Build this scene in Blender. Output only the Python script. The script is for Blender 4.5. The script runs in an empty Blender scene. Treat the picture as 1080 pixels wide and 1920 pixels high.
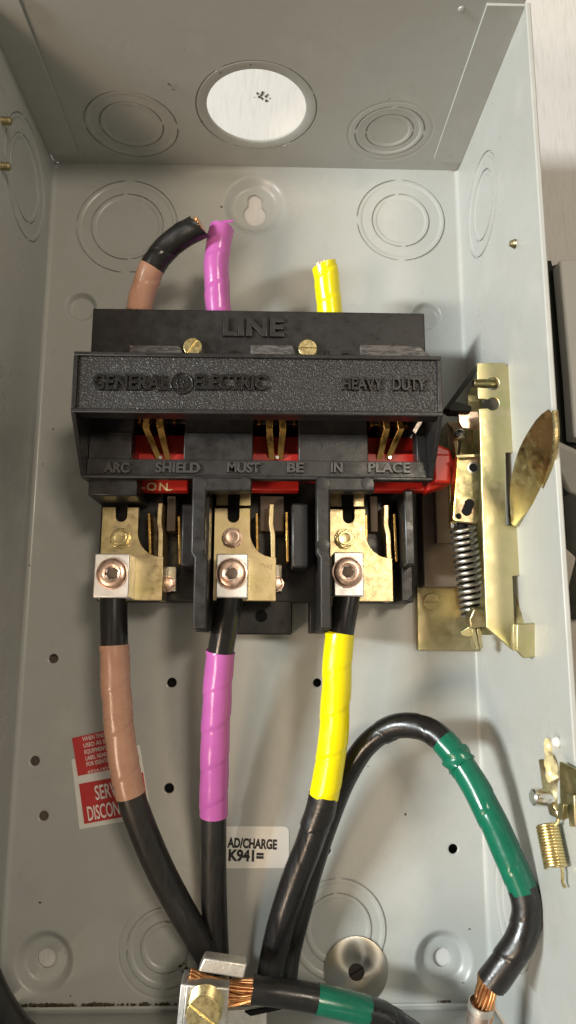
import bpy, bmesh, math, random
from mathutils import Vector, Matrix
random.seed(7)
sc = bpy.context.scene
C = sc.collection
PI = math.pi
MM = 0.001

# ------------------------------------------------------------------ camera
CAM_M = ((0.99962411, -0.00774457, -0.02629952), (0.00303312, 0.9846239, -0.17466129), (0.02724781, 0.17451587, 0.98427728))
CAM_P = (9.06358, -288.44007, 399.07951)          # mm, above the open enclosure
FPX = 1337.864
cd = bpy.data.cameras.new('camera'); cam = bpy.data.objects.new('camera', cd); C.objects.link(cam)
cd.sensor_fit = 'HORIZONTAL'; cd.sensor_width = 36; cd.lens = FPX / 1080 * 36
m4 = Matrix(CAM_M).to_4x4(); m4.translation = Vector(CAM_P) * MM
cam.matrix_world = m4
cd.clip_start = 0.01; cd.clip_end = 50
cd.dof.use_dof = True; cd.dof.focus_distance = 0.36; cd.dof.aperture_fstop = 30
sc.camera = cam
# ------------------------------------------------------------------ world and lamps
w = bpy.data.worlds.new('World'); sc.world = w; w.use_nodes = True
bg = w.node_tree.nodes['Background']; bg.inputs[0].default_value = (1.0, 0.84, 0.65, 1); bg.inputs[1].default_value = 0.28
def area(name, loc, aim, sx, sy, power, col):
    l = bpy.data.lights.new(name, 'AREA'); l.shape = 'RECTANGLE'; l.size = sx; l.size_y = sy; l.energy = power; l.color = col
    o = bpy.data.objects.new(name, l); C.objects.link(o); o.location = loc
    d = Vector(aim) - Vector(loc); o.rotation_euler = d.to_track_quat('-Z', 'Y').to_euler(); return o
area('ceiling_lamp_key', (-1.50, -0.10, 1.22), (0, -0.25, 0), 0.15, 0.55, 54, (0.93, 0.98, 0.965))
area('ceiling_lamp_side', (-1.25, -1.15, 1.75), (0, -0.2, 0), 0.5, 0.5, 23, (1.0, 0.76, 0.55))
area('ceiling_lamp_over', (0.55, 0.12, 1.75), (0, -0.25, 0), 0.22, 0.3, 10.5, (1.0, 0.86, 0.68))
sc.view_settings.view_transform = 'Standard'; sc.view_settings.look = 'None'
sc.view_settings.exposure = 0.0; sc.view_settings.gamma = 1.0; sc.view_settings.use_curve_mapping = False

# ------------------------------------------------------------------ helpers
def A(px, py, z):
    """a point of the photograph's view on the level z (mm above the back panel)"""
    v = Matrix(CAM_M) @ Vector(((px - 540) / FPX, -(py - 960) / FPX, -1))
    t = (z - CAM_P[2]) / v.z
    return Vector(CAM_P) + v * t
def A2(px, py, z):
    p = A(px, py, z); return (p.x, p.y)
def onX(px, py, X):
    v = Matrix(CAM_M) @ Vector(((px - 540) / FPX, -(py - 960) / FPX, -1)); t = (X - CAM_P[0]) / v.x
    return Vector(CAM_P) + v * t
def onY(px, py, Y):
    v = Matrix(CAM_M) @ Vector(((px - 540) / FPX, -(py - 960) / FPX, -1)); t = (Y - CAM_P[1]) / v.y
    return Vector(CAM_P) + v * t

ORG = {}
def thing(name, label, cat, loc=(0, 0, 0), group=None, kind=None):
    o = bpy.data.objects.new(name, None); C.objects.link(o)
    o.location = Vector(loc) * MM; o.empty_display_size = 0.01
    ORG[o.name] = Vector(loc); tag(o, label, cat, group, kind); return o
def tag(o, label=None, cat=None, group=None, kind=None):
    if label: o['label'] = label
    if cat: o['category'] = cat
    if group: o['group'] = group
    if kind: o['kind'] = kind
    return o

class MB:
    def __init__(s): s.v = []; s.f = []
    def add(s, vs, fs):
        b = len(s.v); s.v += [Vector(q) for q in vs]; s.f += [tuple(i + b for i in f) for f in fs]; return s
    def box(s, x0, x1, y0, y1, z0, z1):
        if x0 > x1: x0, x1 = x1, x0
        if y0 > y1: y0, y1 = y1, y0
        if z0 > z1: z0, z1 = z1, z0
        vs = [(x, y, z) for z in (z0, z1) for y in (y0, y1) for x in (x0, x1)]
        return s.add(vs, [(0, 2, 3, 1), (4, 5, 7, 6), (0, 1, 5, 4), (2, 6, 7, 3), (0, 4, 6, 2), (1, 3, 7, 5)])
    def prism(s, poly, a, b, axis='z'):
        """extrude a 2-D outline between two levels of an axis"""
        n = len(poly); ar = sum(poly[i][0] * poly[(i + 1) % n][1] - poly[(i + 1) % n][0] * poly[i][1] for i in range(n))
        if ar < 0: poly = poly[::-1]
        if a > b: a, b = b, a
        mp = {'z': lambda p, q, t: (p, q, t), 'x': lambda p, q, t: (t, p, q), 'y': lambda p, q, t: (q, t, p)}[axis]
        vs = [mp(p[0], p[1], a) for p in poly] + [mp(p[0], p[1], b) for p in poly]
        fs = [tuple(range(n))[::-1], tuple(range(n, 2 * n))] + [(i, (i + 1) % n, n + (i + 1) % n, n + i) for i in range(n)]
        return s.add(vs, fs)
    def slab(s, pts, t):
        """a plate through 3-D points (in order), thickness t along its normal (downwards)"""
        pts = [Vector(p) for p in pts]; n = Vector((0, 0, 0))
        for i in range(len(pts)):
            n += (pts[i] - pts[0]).cross(pts[(i + 1) % len(pts)] - pts[0])
        if n.z < 0: pts = pts[::-1]; n = -n
        n.normalize(); k = len(pts)
        vs = pts + [p - n * t for p in pts]
        return s.add(vs, [tuple(range(k)), tuple(range(k, 2 * k))[::-1]] + [((i + 1) % k, i, k + i, k + (i + 1) % k) for i in range(k)])
    def lathe(s, prof, o, axis=(0, 0, 1), seg=32, capa=True, capb=True, rfun=None):
        o = Vector(o); ax = Vector(axis).normalized(); u = ax.orthogonal().normalized(); vv = ax.cross(u)
        vs = []; fs = []
        for (r, h) in prof:
            for k in range(seg):
                t = 2 * PI * k / seg; rr = r * (rfun(t, r, h) if rfun else 1)
                vs.append(o + ax * h + (u * math.cos(t) + vv * math.sin(t)) * rr)
        for i in range(len(prof) - 1):
            for k in range(seg):
                k2 = (k + 1) % seg
                fs.append((i * seg + k, i * seg + k2, (i + 1) * seg + k2, (i + 1) * seg + k))
        if capa: fs.append(tuple(range(seg))[::-1])
        if capb: fs.append(tuple((len(prof) - 1) * seg + k for k in range(seg)))
        return s.add(vs, fs)
    def tube(s, path, rad, seg=24, caps=True, rmod=None, shear=0):
        """path: list of Vectors already dense; rad: number or function of arclength"""
        n = len(path); T = []
        for i in range(n):
            T.append((path[min(i + 1, n - 1)] - path[max(i - 1, 0)]).normalized())
        N = T[0].orthogonal().normalized(); vs = []; fs = []; L = 0
        # start frame chosen towards +z so helices line up
        zz = Vector((0, 0, 1)); q = zz - T[0] * zz.dot(T[0])
        if q.length > .05: N = q.normalized()
        for i in range(n):
            if i:
                L += (path[i] - path[i - 1]).length
                N = (N - T[i] * N.dot(T[i])).normalized()
            B = T[i].cross(N); r0 = rad(L) if callable(rad) else rad
            for k in range(seg):
                t = 2 * PI * k / seg; r = r0 + (rmod(t, L) if rmod else 0)
                e = shear * max(0, (i - (n - 1 - 14)) / 14) * (math.sin(t) + .12 * math.sin(5 * t + 1)) if shear else 0
                vs.append(path[i] + (N * math.cos(t) + B * math.sin(t)) * r + T[i] * e)
        for i in range(n - 1):
            for k in range(seg):
                k2 = (k + 1) % seg
                fs.append((i * seg + k, i * seg + k2, (i + 1) * seg + k2, (i + 1) * seg + k))
        if caps:
            fs.append(tuple(range(seg))[::-1]); fs.append(tuple((n - 1) * seg + k for k in range(seg)))
        return s.add(vs, fs)
    def build(s, name, mt, parent=None, bevel=0, smooth=35, seg=2, solid=0, base=None):
        me = bpy.data.meshes.new(name)
        if parent: org = ORG[parent.name]
        elif base is not None: org = Vector(base)
        else:
            xs = [p.x for p in s.v]; ys = [p.y for p in s.v]; zs = [p.z for p in s.v]
            org = Vector(((min(xs) + max(xs)) / 2, (min(ys) + max(ys)) / 2, min(zs)))
        me.from_pydata([tuple((p - org) * MM) for p in s.v], [], s.f); me.validate(); me.update()
        me.materials.append(mt)
        if smooth:
            me.shade_smooth(); me.set_sharp_from_angle(angle=math.radians(smooth))
        o = bpy.data.objects.new(name, me); C.objects.link(o); ORG[o.name] = org
        if parent: o.parent = parent
        else: o.location = org * MM
        if solid:
            md = o.modifiers.new('thickness', 'SOLIDIFY'); md.thickness = solid * MM; md.offset = -1; md.use_rim = False
        if bevel:
            md = o.modifiers.new('edge', 'BEVEL'); md.width = bevel * MM; md.segments = seg; md.limit_method = 'ANGLE'
            md.angle_limit = math.radians(40); md.harden_normals = False
        return o

def spline(pts, step=1.0):
    """Catmull-Rom through points, resampled about every step mm"""
    P = [Vector(p) for p in pts]; P = [P[0] * 2 - P[1]] + P + [P[-1] * 2 - P[-2]]; out = []
    for i in range(1, len(P) - 2):
        a, b, c, d = P[i - 1:i + 3]; n = max(2, int((c - b).length / 0.5))
        for k in range(n):
            t = k / n
            out.append(0.5 * ((2 * b) + (c - a) * t + (2 * a - 5 * b + 4 * c - d) * t * t + (3 * b - a - 3 * c + d) * t ** 3))
    out.append(P[-2]); res = [out[0]]; acc = 0
    for i in range(1, len(out)):
        acc += (out[i] - out[i - 1]).length
        if acc >= step: res.append(out[i]); acc = 0
    if (res[-1] - out[-1]).length > 1e-3: res.append(out[-1])
    return res
def cut(path, f0, f1):
    n = len(path) - 1; return path[int(round(f0 * n)):int(round(f1 * n)) + 1]
def nearest(path, px, py):
    """fraction along a path where it passes the given sight line"""
    v = (Matrix(CAM_M) @ Vector(((px - 540) / FPX, -(py - 960) / FPX, -1))).normalized(); o = Vector(CAM_P)
    best = min(range(len(path)), key=lambda i: ((path[i] - o) - v * (path[i] - o).dot(v)).length)
    return best / (len(path) - 1)

def text(body, size, depth, mt, parent, origin, rot=0, xs=1.0, bold=0.0, name='lettering', bev=0.0, align='LEFT', spacing=1.0, surface='z'):
    cu = bpy.data.curves.new('txt', 'FONT'); cu.body = body; cu.size = size; cu.extrude = depth / 2; cu.offset = bold
    cu.bevel_depth = bev; cu.align_x = align; cu.space_character = spacing; cu.resolution_u = 4
    t = bpy.data.objects.new('txt', cu); C.objects.link(t)
    dg = bpy.context.evaluated_depsgraph_get(); me = bpy.data.meshes.new_from_object(t.evaluated_get(dg))
    c, s = math.cos(rot), math.sin(rot); o = Vector(origin); mb = MB()
    vs = []
    for q in me.vertices:
        x, y = q.co.x * xs, q.co.y
        vs.append((o.x + x * c - y * s, o.y + x * s + y * c, o.z + q.co.z + depth / 2))
    mb.add(vs, [tuple(f.vertices) for f in me.polygons])
    bpy.data.objects.remove(t); bpy.data.curves.remove(cu); bpy.data.meshes.remove(me)
    return mb.build(name, mt, parent, smooth=30)

# ------------------------------------------------------------------ materials
def mat(name, col, rough=.5, metal=0, var=None, vscale=60, vamt=1.0, bump=0, bscale=500, rvar=0, rscale=80, specks=0, speck_col=(.03, .025, .02), speck_scale=110,
        coat=0, stretch=None, spec=.5, bdist=.0004, detail=4):
    m = bpy.data.materials.new(name); m.use_nodes = True; nt = m.node_tree; b = nt.nodes['Principled BSDF']
    b.inputs['Base Color'].default_value = (*col, 1); b.inputs['Roughness'].default_value = rough; b.inputs['Metallic'].default_value = metal
    b.inputs['Specular IOR Level'].default_value = spec
    if coat: b.inputs['Coat Weight'].default_value = coat; b.inputs['Coat Roughness'].default_value = .15
    tc = nt.nodes.new('ShaderNodeTexCoord'); src = tc.outputs['Object']
    if stretch:
        mp = nt.nodes.new('ShaderNodeMapping'); mp.inputs['Scale'].default_value = stretch; nt.links.new(src, mp.inputs[0]); src = mp.outputs[0]
    def noise(sc_, dt=4):
        n = nt.nodes.new('ShaderNodeTexNoise'); n.inputs['Scale'].default_value = sc_; n.inputs['Detail'].default_value = dt
        n.inputs['Roughness'].default_value = .6; nt.links.new(src, n.inputs['Vector']); return n.outputs['Fac']
    last = None
    if var:
        r = nt.nodes.new('ShaderNodeValToRGB'); r.color_ramp.elements.remove(r.color_ramp.elements[1])
        cols = [col] + list(var); k = len(cols)
        r.color_ramp.elements[0].position = .32; r.color_ramp.elements[0].color = (*cols[0], 1)
        for i in range(1, k):
            e = r.color_ramp.elements.new(.32 + .36 * i / (k - 1)); e.color = (*cols[i], 1)
        nt.links.new(noise(vscale, detail), r.inputs[0]); last = r.outputs[0]
    if specks:
        vo = nt.nodes.new('ShaderNodeTexVoronoi'); vo.inputs['Scale'].default_value = speck_scale; nt.links.new(tc.outputs['Object'], vo.inputs['Vector'])
        th = nt.nodes.new('ShaderNodeMath'); th.operation = 'MULTIPLY'; nt.links.new(vo.outputs['Color'], th.inputs[0]); th.inputs[1].default_value = specks
        lt = nt.nodes.new('ShaderNodeMath'); lt.operation = 'LESS_THAN'; nt.links.new(vo.outputs['Distance'], lt.inputs[0]); 
        sb = nt.nodes.new('ShaderNodeMath'); sb.operation = 'SUBTRACT'; nt.links.new(th.outputs[0], sb.inputs[0]); sb.inputs[1].default_value = specks * .72
        nt.links.new(sb.outputs[0], lt.inputs[1])
        mx = nt.nodes.new('ShaderNodeMix'); mx.data_type = 'RGBA'; nt.links.new(lt.outputs[0], mx.inputs[0])
        if last: nt.links.new(last, mx.inputs[6])
        else: mx.inputs[6].default_value = (*col, 1)
        mx.inputs[7].default_value = (*speck_col, 1); last = mx.outputs[2]
    if last: nt.links.new(last, b.inputs['Base Color'])
    if rvar:
        mr = nt.nodes.new('ShaderNodeMapRange'); nt.links.new(noise(rscale, 6), mr.inputs[0])
        mr.inputs[1].default_value = .3; mr.inputs[2].default_value = .7; mr.inputs[3].default_value = max(.03, rough - rvar); mr.inputs[4].default_value = rough + rvar
        nt.links.new(mr.outputs[0], b.inputs['Roughness'])
    if bump:
        bp = nt.nodes.new('ShaderNodeBump'); bp.inputs['Strength'].default_value = bump; bp.inputs['Distance'].default_value = bdist
        nt.links.new(noise(bscale, 3), bp.inputs['Height']); nt.links.new(bp.outputs[0], b.inputs['Normal'])
    return m

M = {}
M['paint'] = mat('grey_enamel', (.375, .39, .378), .34, var=[(.405, .42, .405), (.395, .405, .385), (.43, .44, .422)], vscale=26, detail=9, bump=.06, bscale=700, rvar=.10, rscale=45, specks=.10, speck_scale=55, speck_col=(.09, .075, .05))
def scratches(m):
    nt = m.node_tree; b = nt.nodes['Principled BSDF']; src = b.inputs['Base Color'].links[0].from_socket
    tc = nt.nodes.new('ShaderNodeTexCoord')
    for (rot, sc_, amt) in ((.5, (10, 170, 10), .35), (-.9, (190, 9, 190), .3)):
        mp = nt.nodes.new('ShaderNodeMapping'); mp.inputs['Rotation'].default_value = (.2, .3, rot); mp.inputs['Scale'].default_value = sc_; nt.links.new(tc.outputs['Object'], mp.inputs[0])
        n = nt.nodes.new('ShaderNodeTexNoise'); n.inputs['Scale'].default_value = 6; n.inputs['Detail'].default_value = 2; nt.links.new(mp.outputs[0], n.inputs['Vector'])
        r = nt.nodes.new('ShaderNodeMapRange'); r.inputs[1].default_value = .735; r.inputs[2].default_value = .80; r.inputs[4].default_value = amt; nt.links.new(n.outputs['Fac'], r.inputs[0])
        mx = nt.nodes.new('ShaderNodeMix'); mx.data_type = 'RGBA'; nt.links.new(r.outputs[0], mx.inputs[0]); nt.links.new(src, mx.inputs[6]); mx.inputs[7].default_value = (.22, .215, .20, 1); src = mx.outputs[2]
    nt.links.new(src, b.inputs['Base Color'])
scratches(M['paint'])
M['bench'] = mat('brushed_pale_bench', (.52, .51, .49), .5, var=[(.60, .59, .575), (.55, .54, .52)], vscale=60, stretch=(9, .7, 1), bump=.12, bscale=140, specks=.05, speck_scale=60, speck_col=(.25, .22, .2))
M['plastic'] = mat('black_moulded_plastic', (.010, .0098, .0099), .38, var=[(.017, .016, .016)], vscale=45, rvar=.14, rscale=170, bump=.12, bscale=650, specks=.12, speck_scale=150, speck_col=(.10, .095, .09), spec=.42)
M['letter'] = mat('black_glossy_lettering', (.008, .0078, .0078), .28, rvar=.08, rscale=200)
M['letter_grey'] = mat('rubbed_black_lettering', (.045, .043, .042), .34, var=[(.03, .028, .028)], vscale=200, rvar=.08, rscale=200)
M['letter_dim'] = mat('black_raised_lettering', (.02, .0195, .0195), .30, rvar=.08, rscale=200)
M['worn'] = mat('scuffed_plastic_edge', (.03, .028, .027), .55, var=[(.12, .105, .095), (.02, .018, .017), (.16, .14, .125)], vscale=260, stretch=(.4, 2.2, 1), bump=.4, bscale=900)
M['red'] = mat('red_moulded_plastic', (.42, .012, .008), .42, var=[(.50, .018, .010)], vscale=60, bump=.05, bscale=600)
M['cream'] = mat('cream_print', (.72, .58, .32), .6)
M['zinc'] = mat('yellow_zinc_plate', (.60, .54, .30), .42, 1, var=[(.64, .57, .34), (.55, .53, .28), (.68, .57, .40)], vscale=38, rvar=.10, rscale=240, bump=.10, bscale=1300, bdist=.0002)
M['zincdull'] = mat('aged_zinc_plate', (.40, .345, .18), .42, 1, var=[(.50, .42, .25), (.34, .33, .17), (.54, .36, .25)], vscale=34, rvar=.14, rscale=200, bump=.22, bscale=900, bdist=.0002)
M['zincrust'] = mat('worn_zinc_plate', (.52, .46, .22), .42, 1, var=[(.50, .43, .2), (.24, .13, .045), (.36, .21, .07)], vscale=55, rvar=.18, rscale=300, bump=.5, bscale=700, bdist=.0004)
M['tplate'] = mat('tan_plated_terminal', (.58, .46, .25), .38, 1, var=[(.66, .54, .31), (.56, .47, .22)], vscale=55, rvar=.12, rscale=260, bump=.25, bscale=1100, bdist=.0002)
M['brass'] = mat('brass', (.66, .43, .14), .30, 1, var=[(.58, .33, .09)], vscale=90, rvar=.1, rscale=260)
M['screwbrass'] = mat('brass_screw', (.76, .66, .36), .30, 1, var=[(.66, .54, .26)], vscale=160, rvar=.1, rscale=500, bump=.2, bscale=1500, bdist=.0001)
M['copper'] = mat('bare_copper', (.80, .36, .14), .28, 1, var=[(.90, .50, .24), (.55, .22, .08)], vscale=180)
M['setscrew'] = mat('copper_toned_set_screw', (.60, .40, .31), .34, 1, var=[(.76, .58, .48), (.46, .25, .17)], vscale=190, rvar=.1, rscale=400)
M['alu'] = mat('machined_aluminium', (.84, .84, .83), .46, .85, var=[(.90, .90, .89)], vscale=80, rvar=.12, rscale=300, bump=.25, bscale=1100, bdist=.0002, specks=.08, speck_scale=260, speck_col=(.3, .28, .25))
M['tinned'] = mat('tinned_plate', (.74, .73, .70), .40, .9, var=[(.60, .57, .50)], vscale=200, bump=.5, bscale=900, bdist=.0003)
M['steel'] = mat('dark_spring_steel', (.56, .54, .49), .36, 1, var=[(.42, .40, .36)], vscale=110, rvar=.1, rscale=200)
M['chrome'] = mat('bright_steel', (.80, .79, .75), .25, 1, bump=.1, bscale=900, bdist=.0001)
M['dark'] = mat('dark_fibre_and_hole_shade', (.006, .006, .006), .75, spec=.2, bump=.15, bscale=700)  # also colours the shade inside holes
M['brownfibre'] = mat('brown_fibre_and_hole_shade', (.10, .075, .055), .6, var=[(.14, .11, .085)], vscale=60)  # also colours the shade inside holes and sockets
M['rubber'] = mat('black_cable_jacket', (.008, .0078, .008), .24, var=[(.014, .013, .013)], vscale=60, stretch=(3, .4, 3), rvar=.12, rscale=90, bump=.10, bscale=260)
M['jacket'] = mat('matt_black_cable_jacket', (.007, .0069, .0068), .40, var=[(.018, .017, .016), (.008, .0078, .0076)], vscale=110, stretch=(2.5, .25, 2.5), rvar=.14, rscale=90, bump=.32, bscale=240)
M['tape_black'] = mat('black_vinyl_tape', (.008, .0076, .0075), .30, var=[(.014, .0125, .012)], vscale=90, rvar=.1, rscale=160, bump=.25, bscale=330)
def tape(n, c, c2, rough=.22): return mat(n, c, rough, var=[c2], vscale=70, rvar=.06, rscale=190, bump=.16, bscale=200, bdist=.0004)
M['brown'] = tape('brown_vinyl_tape', (.40, .225, .155), (.45, .265, .19), .27)
M['purple'] = tape('purple_vinyl_tape', (.43, .10, .36), (.48, .12, .40))
M['yellow'] = tape('yellow_vinyl_tape', (.74, .64, .0), (.78, .69, .0), .24)
M['green'] = tape('green_vinyl_tape', (.003, .105, .058), (.006, .13, .075))
M['label_red'] = mat('red_label_print', (.47, .022, .022), .5, var=[(.52, .035, .032)], vscale=90)
M['label_white'] = mat('white_label_stock', (.74, .735, .70), .45, var=[(.70, .69, .65)], vscale=50)
M['ink'] = mat('black_ink', (.012, .012, .012), .5)
M['white_ink'] = mat('white_ink', (.80, .77, .74), .5)
M['grey_cast'] = mat('grey_painted_casting', (.36, .37, .35), .5, var=[(.42, .42, .39)], vscale=70, bump=.3, bscale=500)
M['beige'] = mat('beige_painted_casting', (.42, .39, .34), .55, var=[(.48, .45, .40)], vscale=90, bump=.4, bscale=600)
M['housing'] = mat('pale_grey_panel', (.56, .58, .57), .45, var=[(.60, .61, .60)], vscale=30, bump=.05, bscale=800)
M['blackshade'] = mat('black_shade_fill', (.008, .009, .008), .6, var=[(.011, .014, .011)], vscale=40, spec=.2)  # black for shade: the gap by the wall and the bracket's shadow side
M['wax'] = mat('yellowed_grease', (.62, .50, .24), .35, var=[(.70, .60, .34)], vscale=200, bump=.5, bscale=500)
M['debris'] = mat('brass_and_dirt_crumbs', (.025, .019, .013), .65, .1, var=[(.085, .06, .03), (.015, .012, .009)], vscale=300)
# pebbled face of the arc shield: cell-like relief
def pebble():
    m = mat('pebbled_black_plastic', (.024, .0232, .0232), .36); nt = m.node_tree; b = nt.nodes['Principled BSDF']
    tc = nt.nodes.new('ShaderNodeTexCoord'); n = nt.nodes.new('ShaderNodeTexNoise'); n.inputs['Scale'].default_value = 950; n.inputs['Detail'].default_value = 1.5
    n.inputs['Distortion'].default_value = .8
    nt.links.new(tc.outputs['Object'], n.inputs['Vector'])
    r = nt.nodes.new('ShaderNodeMapRange'); r.interpolation_type = 'SMOOTHSTEP'; nt.links.new(n.outputs['Fac'], r.inputs[0]); r.inputs[1].default_value = .38; r.inputs[2].default_value = .60
    bp = nt.nodes.new('ShaderNodeBump'); bp.inputs['Strength'].default_value = .7; bp.inputs['Distance'].default_value = .00045
    nt.links.new(r.outputs[0], bp.inputs['Height']); nt.links.new(bp.outputs[0], b.inputs['Normal'])
    return m
M['pebble'] = pebble()
def washer_mat():
    m = mat('lathe_turned_steel', (.44, .44, .42), .34, 1); nt = m.node_tree; b = nt.nodes['Principled BSDF']
    b.inputs['Anisotropic'].default_value = .85
    tg = nt.nodes.new('ShaderNodeTangent'); tg.direction_type = 'RADIAL'; tg.axis = 'Z'; nt.links.new(tg.outputs[0], b.inputs['Tangent'])
    tc = nt.nodes.new('ShaderNodeTexCoord'); n = nt.nodes.new('ShaderNodeTexNoise'); n.inputs['Scale'].default_value = 70; nt.links.new(tc.outputs['Object'], n.inputs['Vector'])
    r = nt.nodes.new('ShaderNodeValToRGB'); r.color_ramp.elements[0].position = .35; r.color_ramp.elements[0].color = (.38, .385, .375, 1); r.color_ramp.elements[1].position = .72; r.color_ramp.elements[1].color = (.40, .35, .25, 1)
    nt.links.new(n.outputs['Fac'], r.inputs[0]); nt.links.new(r.outputs[0], b.inputs['Base Color']); return m
M['washer'] = washer_mat()

# ================================================================== THE SETTING
BZ = -6.3                                           # bench level
g = MB().box(-1500, 1500, -1800, 1300, BZ - 30, BZ).build('bench_top', M['bench'], None); tag(g, kind='structure')

# ================================================================== THE ENCLOSURE
box = thing('enclosure_box', 'open grey painted steel electrical enclosure lying on its back on the bench', 'enclosure', (0, -236, BZ))
HW, HH, DP, TH = 125, 473, 120, 1.5
SEG = 96
def panel(name, u0, u1, v0, v1, stamps, mp):
    """a sheet with pressed features; every stamp fills a square cell with concentric loops"""
    us = sorted({u0, u1} | {s['c'][0] + d for s in stamps for d in (-s['a'], s['a'])})
    vs_ = sorted({v0, v1} | {s['c'][1] + d for s in stamps for d in (-s['a'], s['a'])})
    mb = MB()
    for i in range(len(us) - 1):
        for j in range(len(vs_) - 1):
            cu, cv = (us[i] + us[i + 1]) / 2, (vs_[j] + vs_[j + 1]) / 2
            if any(abs(cu - s['c'][0]) < s['a'] and abs(cv - s['c'][1]) < s['a'] for s in stamps): continue
            mb.add([mp(us[i], vs_[j], 0), mp(us[i + 1], vs_[j], 0), mp(us[i + 1], vs_[j + 1], 0), mp(us[i], vs_[j + 1], 0)], [(0, 1, 2, 3)])
    pend = []
    for s in stamps:
        cu, cv = s['c']; loops = [[(cu + s['a'] / max(abs(math.cos(t)), abs(math.sin(t))) * math.cos(t), cv + s['a'] / max(abs(math.cos(t)), abs(math.sin(t))) * math.sin(t), 0)
                                   for t in [2 * PI * k / SEG for k in range(SEG)]]]
        for (r, z) in s['loops']:
            L = []
            for k in range(SEG):
                t = 2 * PI * k / SEG; rr = r(t) if callable(r) else r; zz = z(t) if callable(z) else z
                L.append((cu + rr * math.cos(t), cv + rr * math.sin(t), zz))
            loops.append(L)
        split = s.get('split', 999); cur = MB(); target = mb
        for i in range(len(loops) - 1):
            tb = mb if i < split else cur
            b = len(tb.v); tb.v += [Vector(mp(*q)) for q in loops[i]] + [Vector(mp(*q)) for q in loops[i + 1]]
            tb.f += [(b + k, b + (k + 1) % SEG, b + SEG + (k + 1) % SEG, b + SEG + k) for k in range(SEG)]
        if not s.get('hole'):
            tb = mb if len(loops) - 1 < split else cur
            b = len(tb.v); tb.v += [Vector(mp(*q)) for q in loops[-1]]; tb.f.append(tuple(range(b, b + SEG)))
        if cur.v: pend.append(cur)
    def weld(o):
        bm = bmesh.new(); bm.from_mesh(o.data); bmesh.ops.remove_doubles(bm, verts=bm.verts, dist=1e-6); bm.to_mesh(o.data); bm.free()
        o.data.shade_smooth(); o.data.set_sharp_from_angle(angle=math.radians(40))
    po = mb.build(name, M['paint'], box, solid=TH); weld(po)
    for cur in pend: ko = cur.build('knockout', M['paint'], po, solid=TH); weld(ko)
    return po
def groove(r, ties, w_=.45, d=.85, tw=.055, L=0):
    def z(t):
        for q in ties:
            if abs((t - q + PI) % (2 * PI) - PI) < tw: return L
        return L - d
    return [(r + w_ + .15, L), (r + w_, L), (r + w_ * .6, z), (r - w_ * .6, z), (r - w_, L), (r - w_ - .15, L)]
def knock(c, radii, ties=(PI / 2, -PI / 2), rim=None, dish=-.35):
    loops = []; a = (rim or max(radii)) + 2.2
    if rim: loops += [(rim + 1.0, 0), (rim + .7, 0), (rim, -.35), (rim - .7, -.3), (rim - 1.2, 0), (rim - 1.5, 0)]
    loops.append((max(radii) + .8, 0))
    n0 = len(loops) + 1
    L = 0
    for i, r in enumerate(radii):
        tz = [q + (.12 if i % 2 else 0) for q in ties] + ([ties[0] + PI / 2] if i == 0 else [])
        loops += groove(r, tz, .5, .95, .075, L)
        loops += [(r - 2.0, L), (r - 2.35, L - .10), (r - 2.8, L - .38), (r - 3.15, L - .45), (r - 3.4, L - .45)]; L -= .45
    return dict(c=c, a=a, loops=loops + [(min(radii) - 4, L)], split=n0)
def hole(c, r, a=None): return dict(c=c, a=a or r + 1.5, loops=[(r + .9, 0), (r + .5, 0), (r, -.35), (r, -1.5)], hole=True)
def dimple(c, R, r, d, hr=0):
    n = 8; L = [(R + (r - R) * i / n, -d * (0.5 - 0.5 * math.cos(PI * i / n))) for i in range(n + 1)]
    L = [(R + .5, 0)] + L + [(r - .3, -d)]
    s = dict(c=c, a=R + 1, loops=L)
    if hr: s['loops'] = L + [(hr + .3, -d), (hr, -d - .2), (hr, -d - 1.5)]; s['hole'] = True
    return s
def keyhole(t):
    dx, dy = math.cos(t), math.sin(t); r = 0
    for k in range(1, 400):
        q = k * .05; x, y = dx * q, dy * q
        yy = min(max(y, -3.6), 5.8)
        if math.hypot(x, y + 3.6) < 7.2 or math.hypot(x, y - yy) < 4.6: r = q
    return r
KH = [keyhole(2 * PI * k / SEG) for k in range(SEG)]
khf = lambda t: KH[int(round(t / (2 * PI) * SEG)) % SEG]
def oval(R, e): return lambda t: R + e * abs(math.sin(t)) ** 2
kd = dict(c=(-1.5, -26.5), a=22.6, hole=True, loops=[(oval(20.8, .6), 0)] + [(oval(20 - 7.5 * i / 8, .6), -4.5 * (0.5 - 0.5 * math.cos(PI * i / 8))) for i in range(9)] + [(lambda t: khf(t) + .35, -4.5), (khf, -4.8), (khf, -6)])
back_stamps = [kd,
    knock((-78.6, -42), [30.4, 21.6], rim=None), knock((88.8, -34.4), [27, 17.6], rim=None),
    knock((-42.6, -444), [19.2, 12.2], rim=24), knock((46.5, -436), [24.6, 17.2]),
    dimple((-103.6, -94.8), 9.5, 6.2, 3.2), dimple((102.7, -97.5), 9.5, 6.2, 3.2),
    dimple((-103.2, -450.4), 15.5, 9.6, 4.6, 4.6), dimple((100.6, -451.6), 15.5, 9.6, 4.6, 4.6),
    hole((-107.6, -299.6), 2.5), hole((-114.2, -352.8), 2.5), hole((-107.8, -380.3), 2.5), hole((-43.1, -312.2), 2.6), hole((-42.8, -366.7), 2.6), hole((36.0, -312.1), 2.3), hole((107.5, -397.5), 2.5), hole((40.4, -398.), 2.5)]
R_ = 2.6
bk = panel('back_panel', -HW + R_, HW - R_, -HH + R_, 0, back_stamps, lambda u, v, w_: (u, v, w_))
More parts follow.
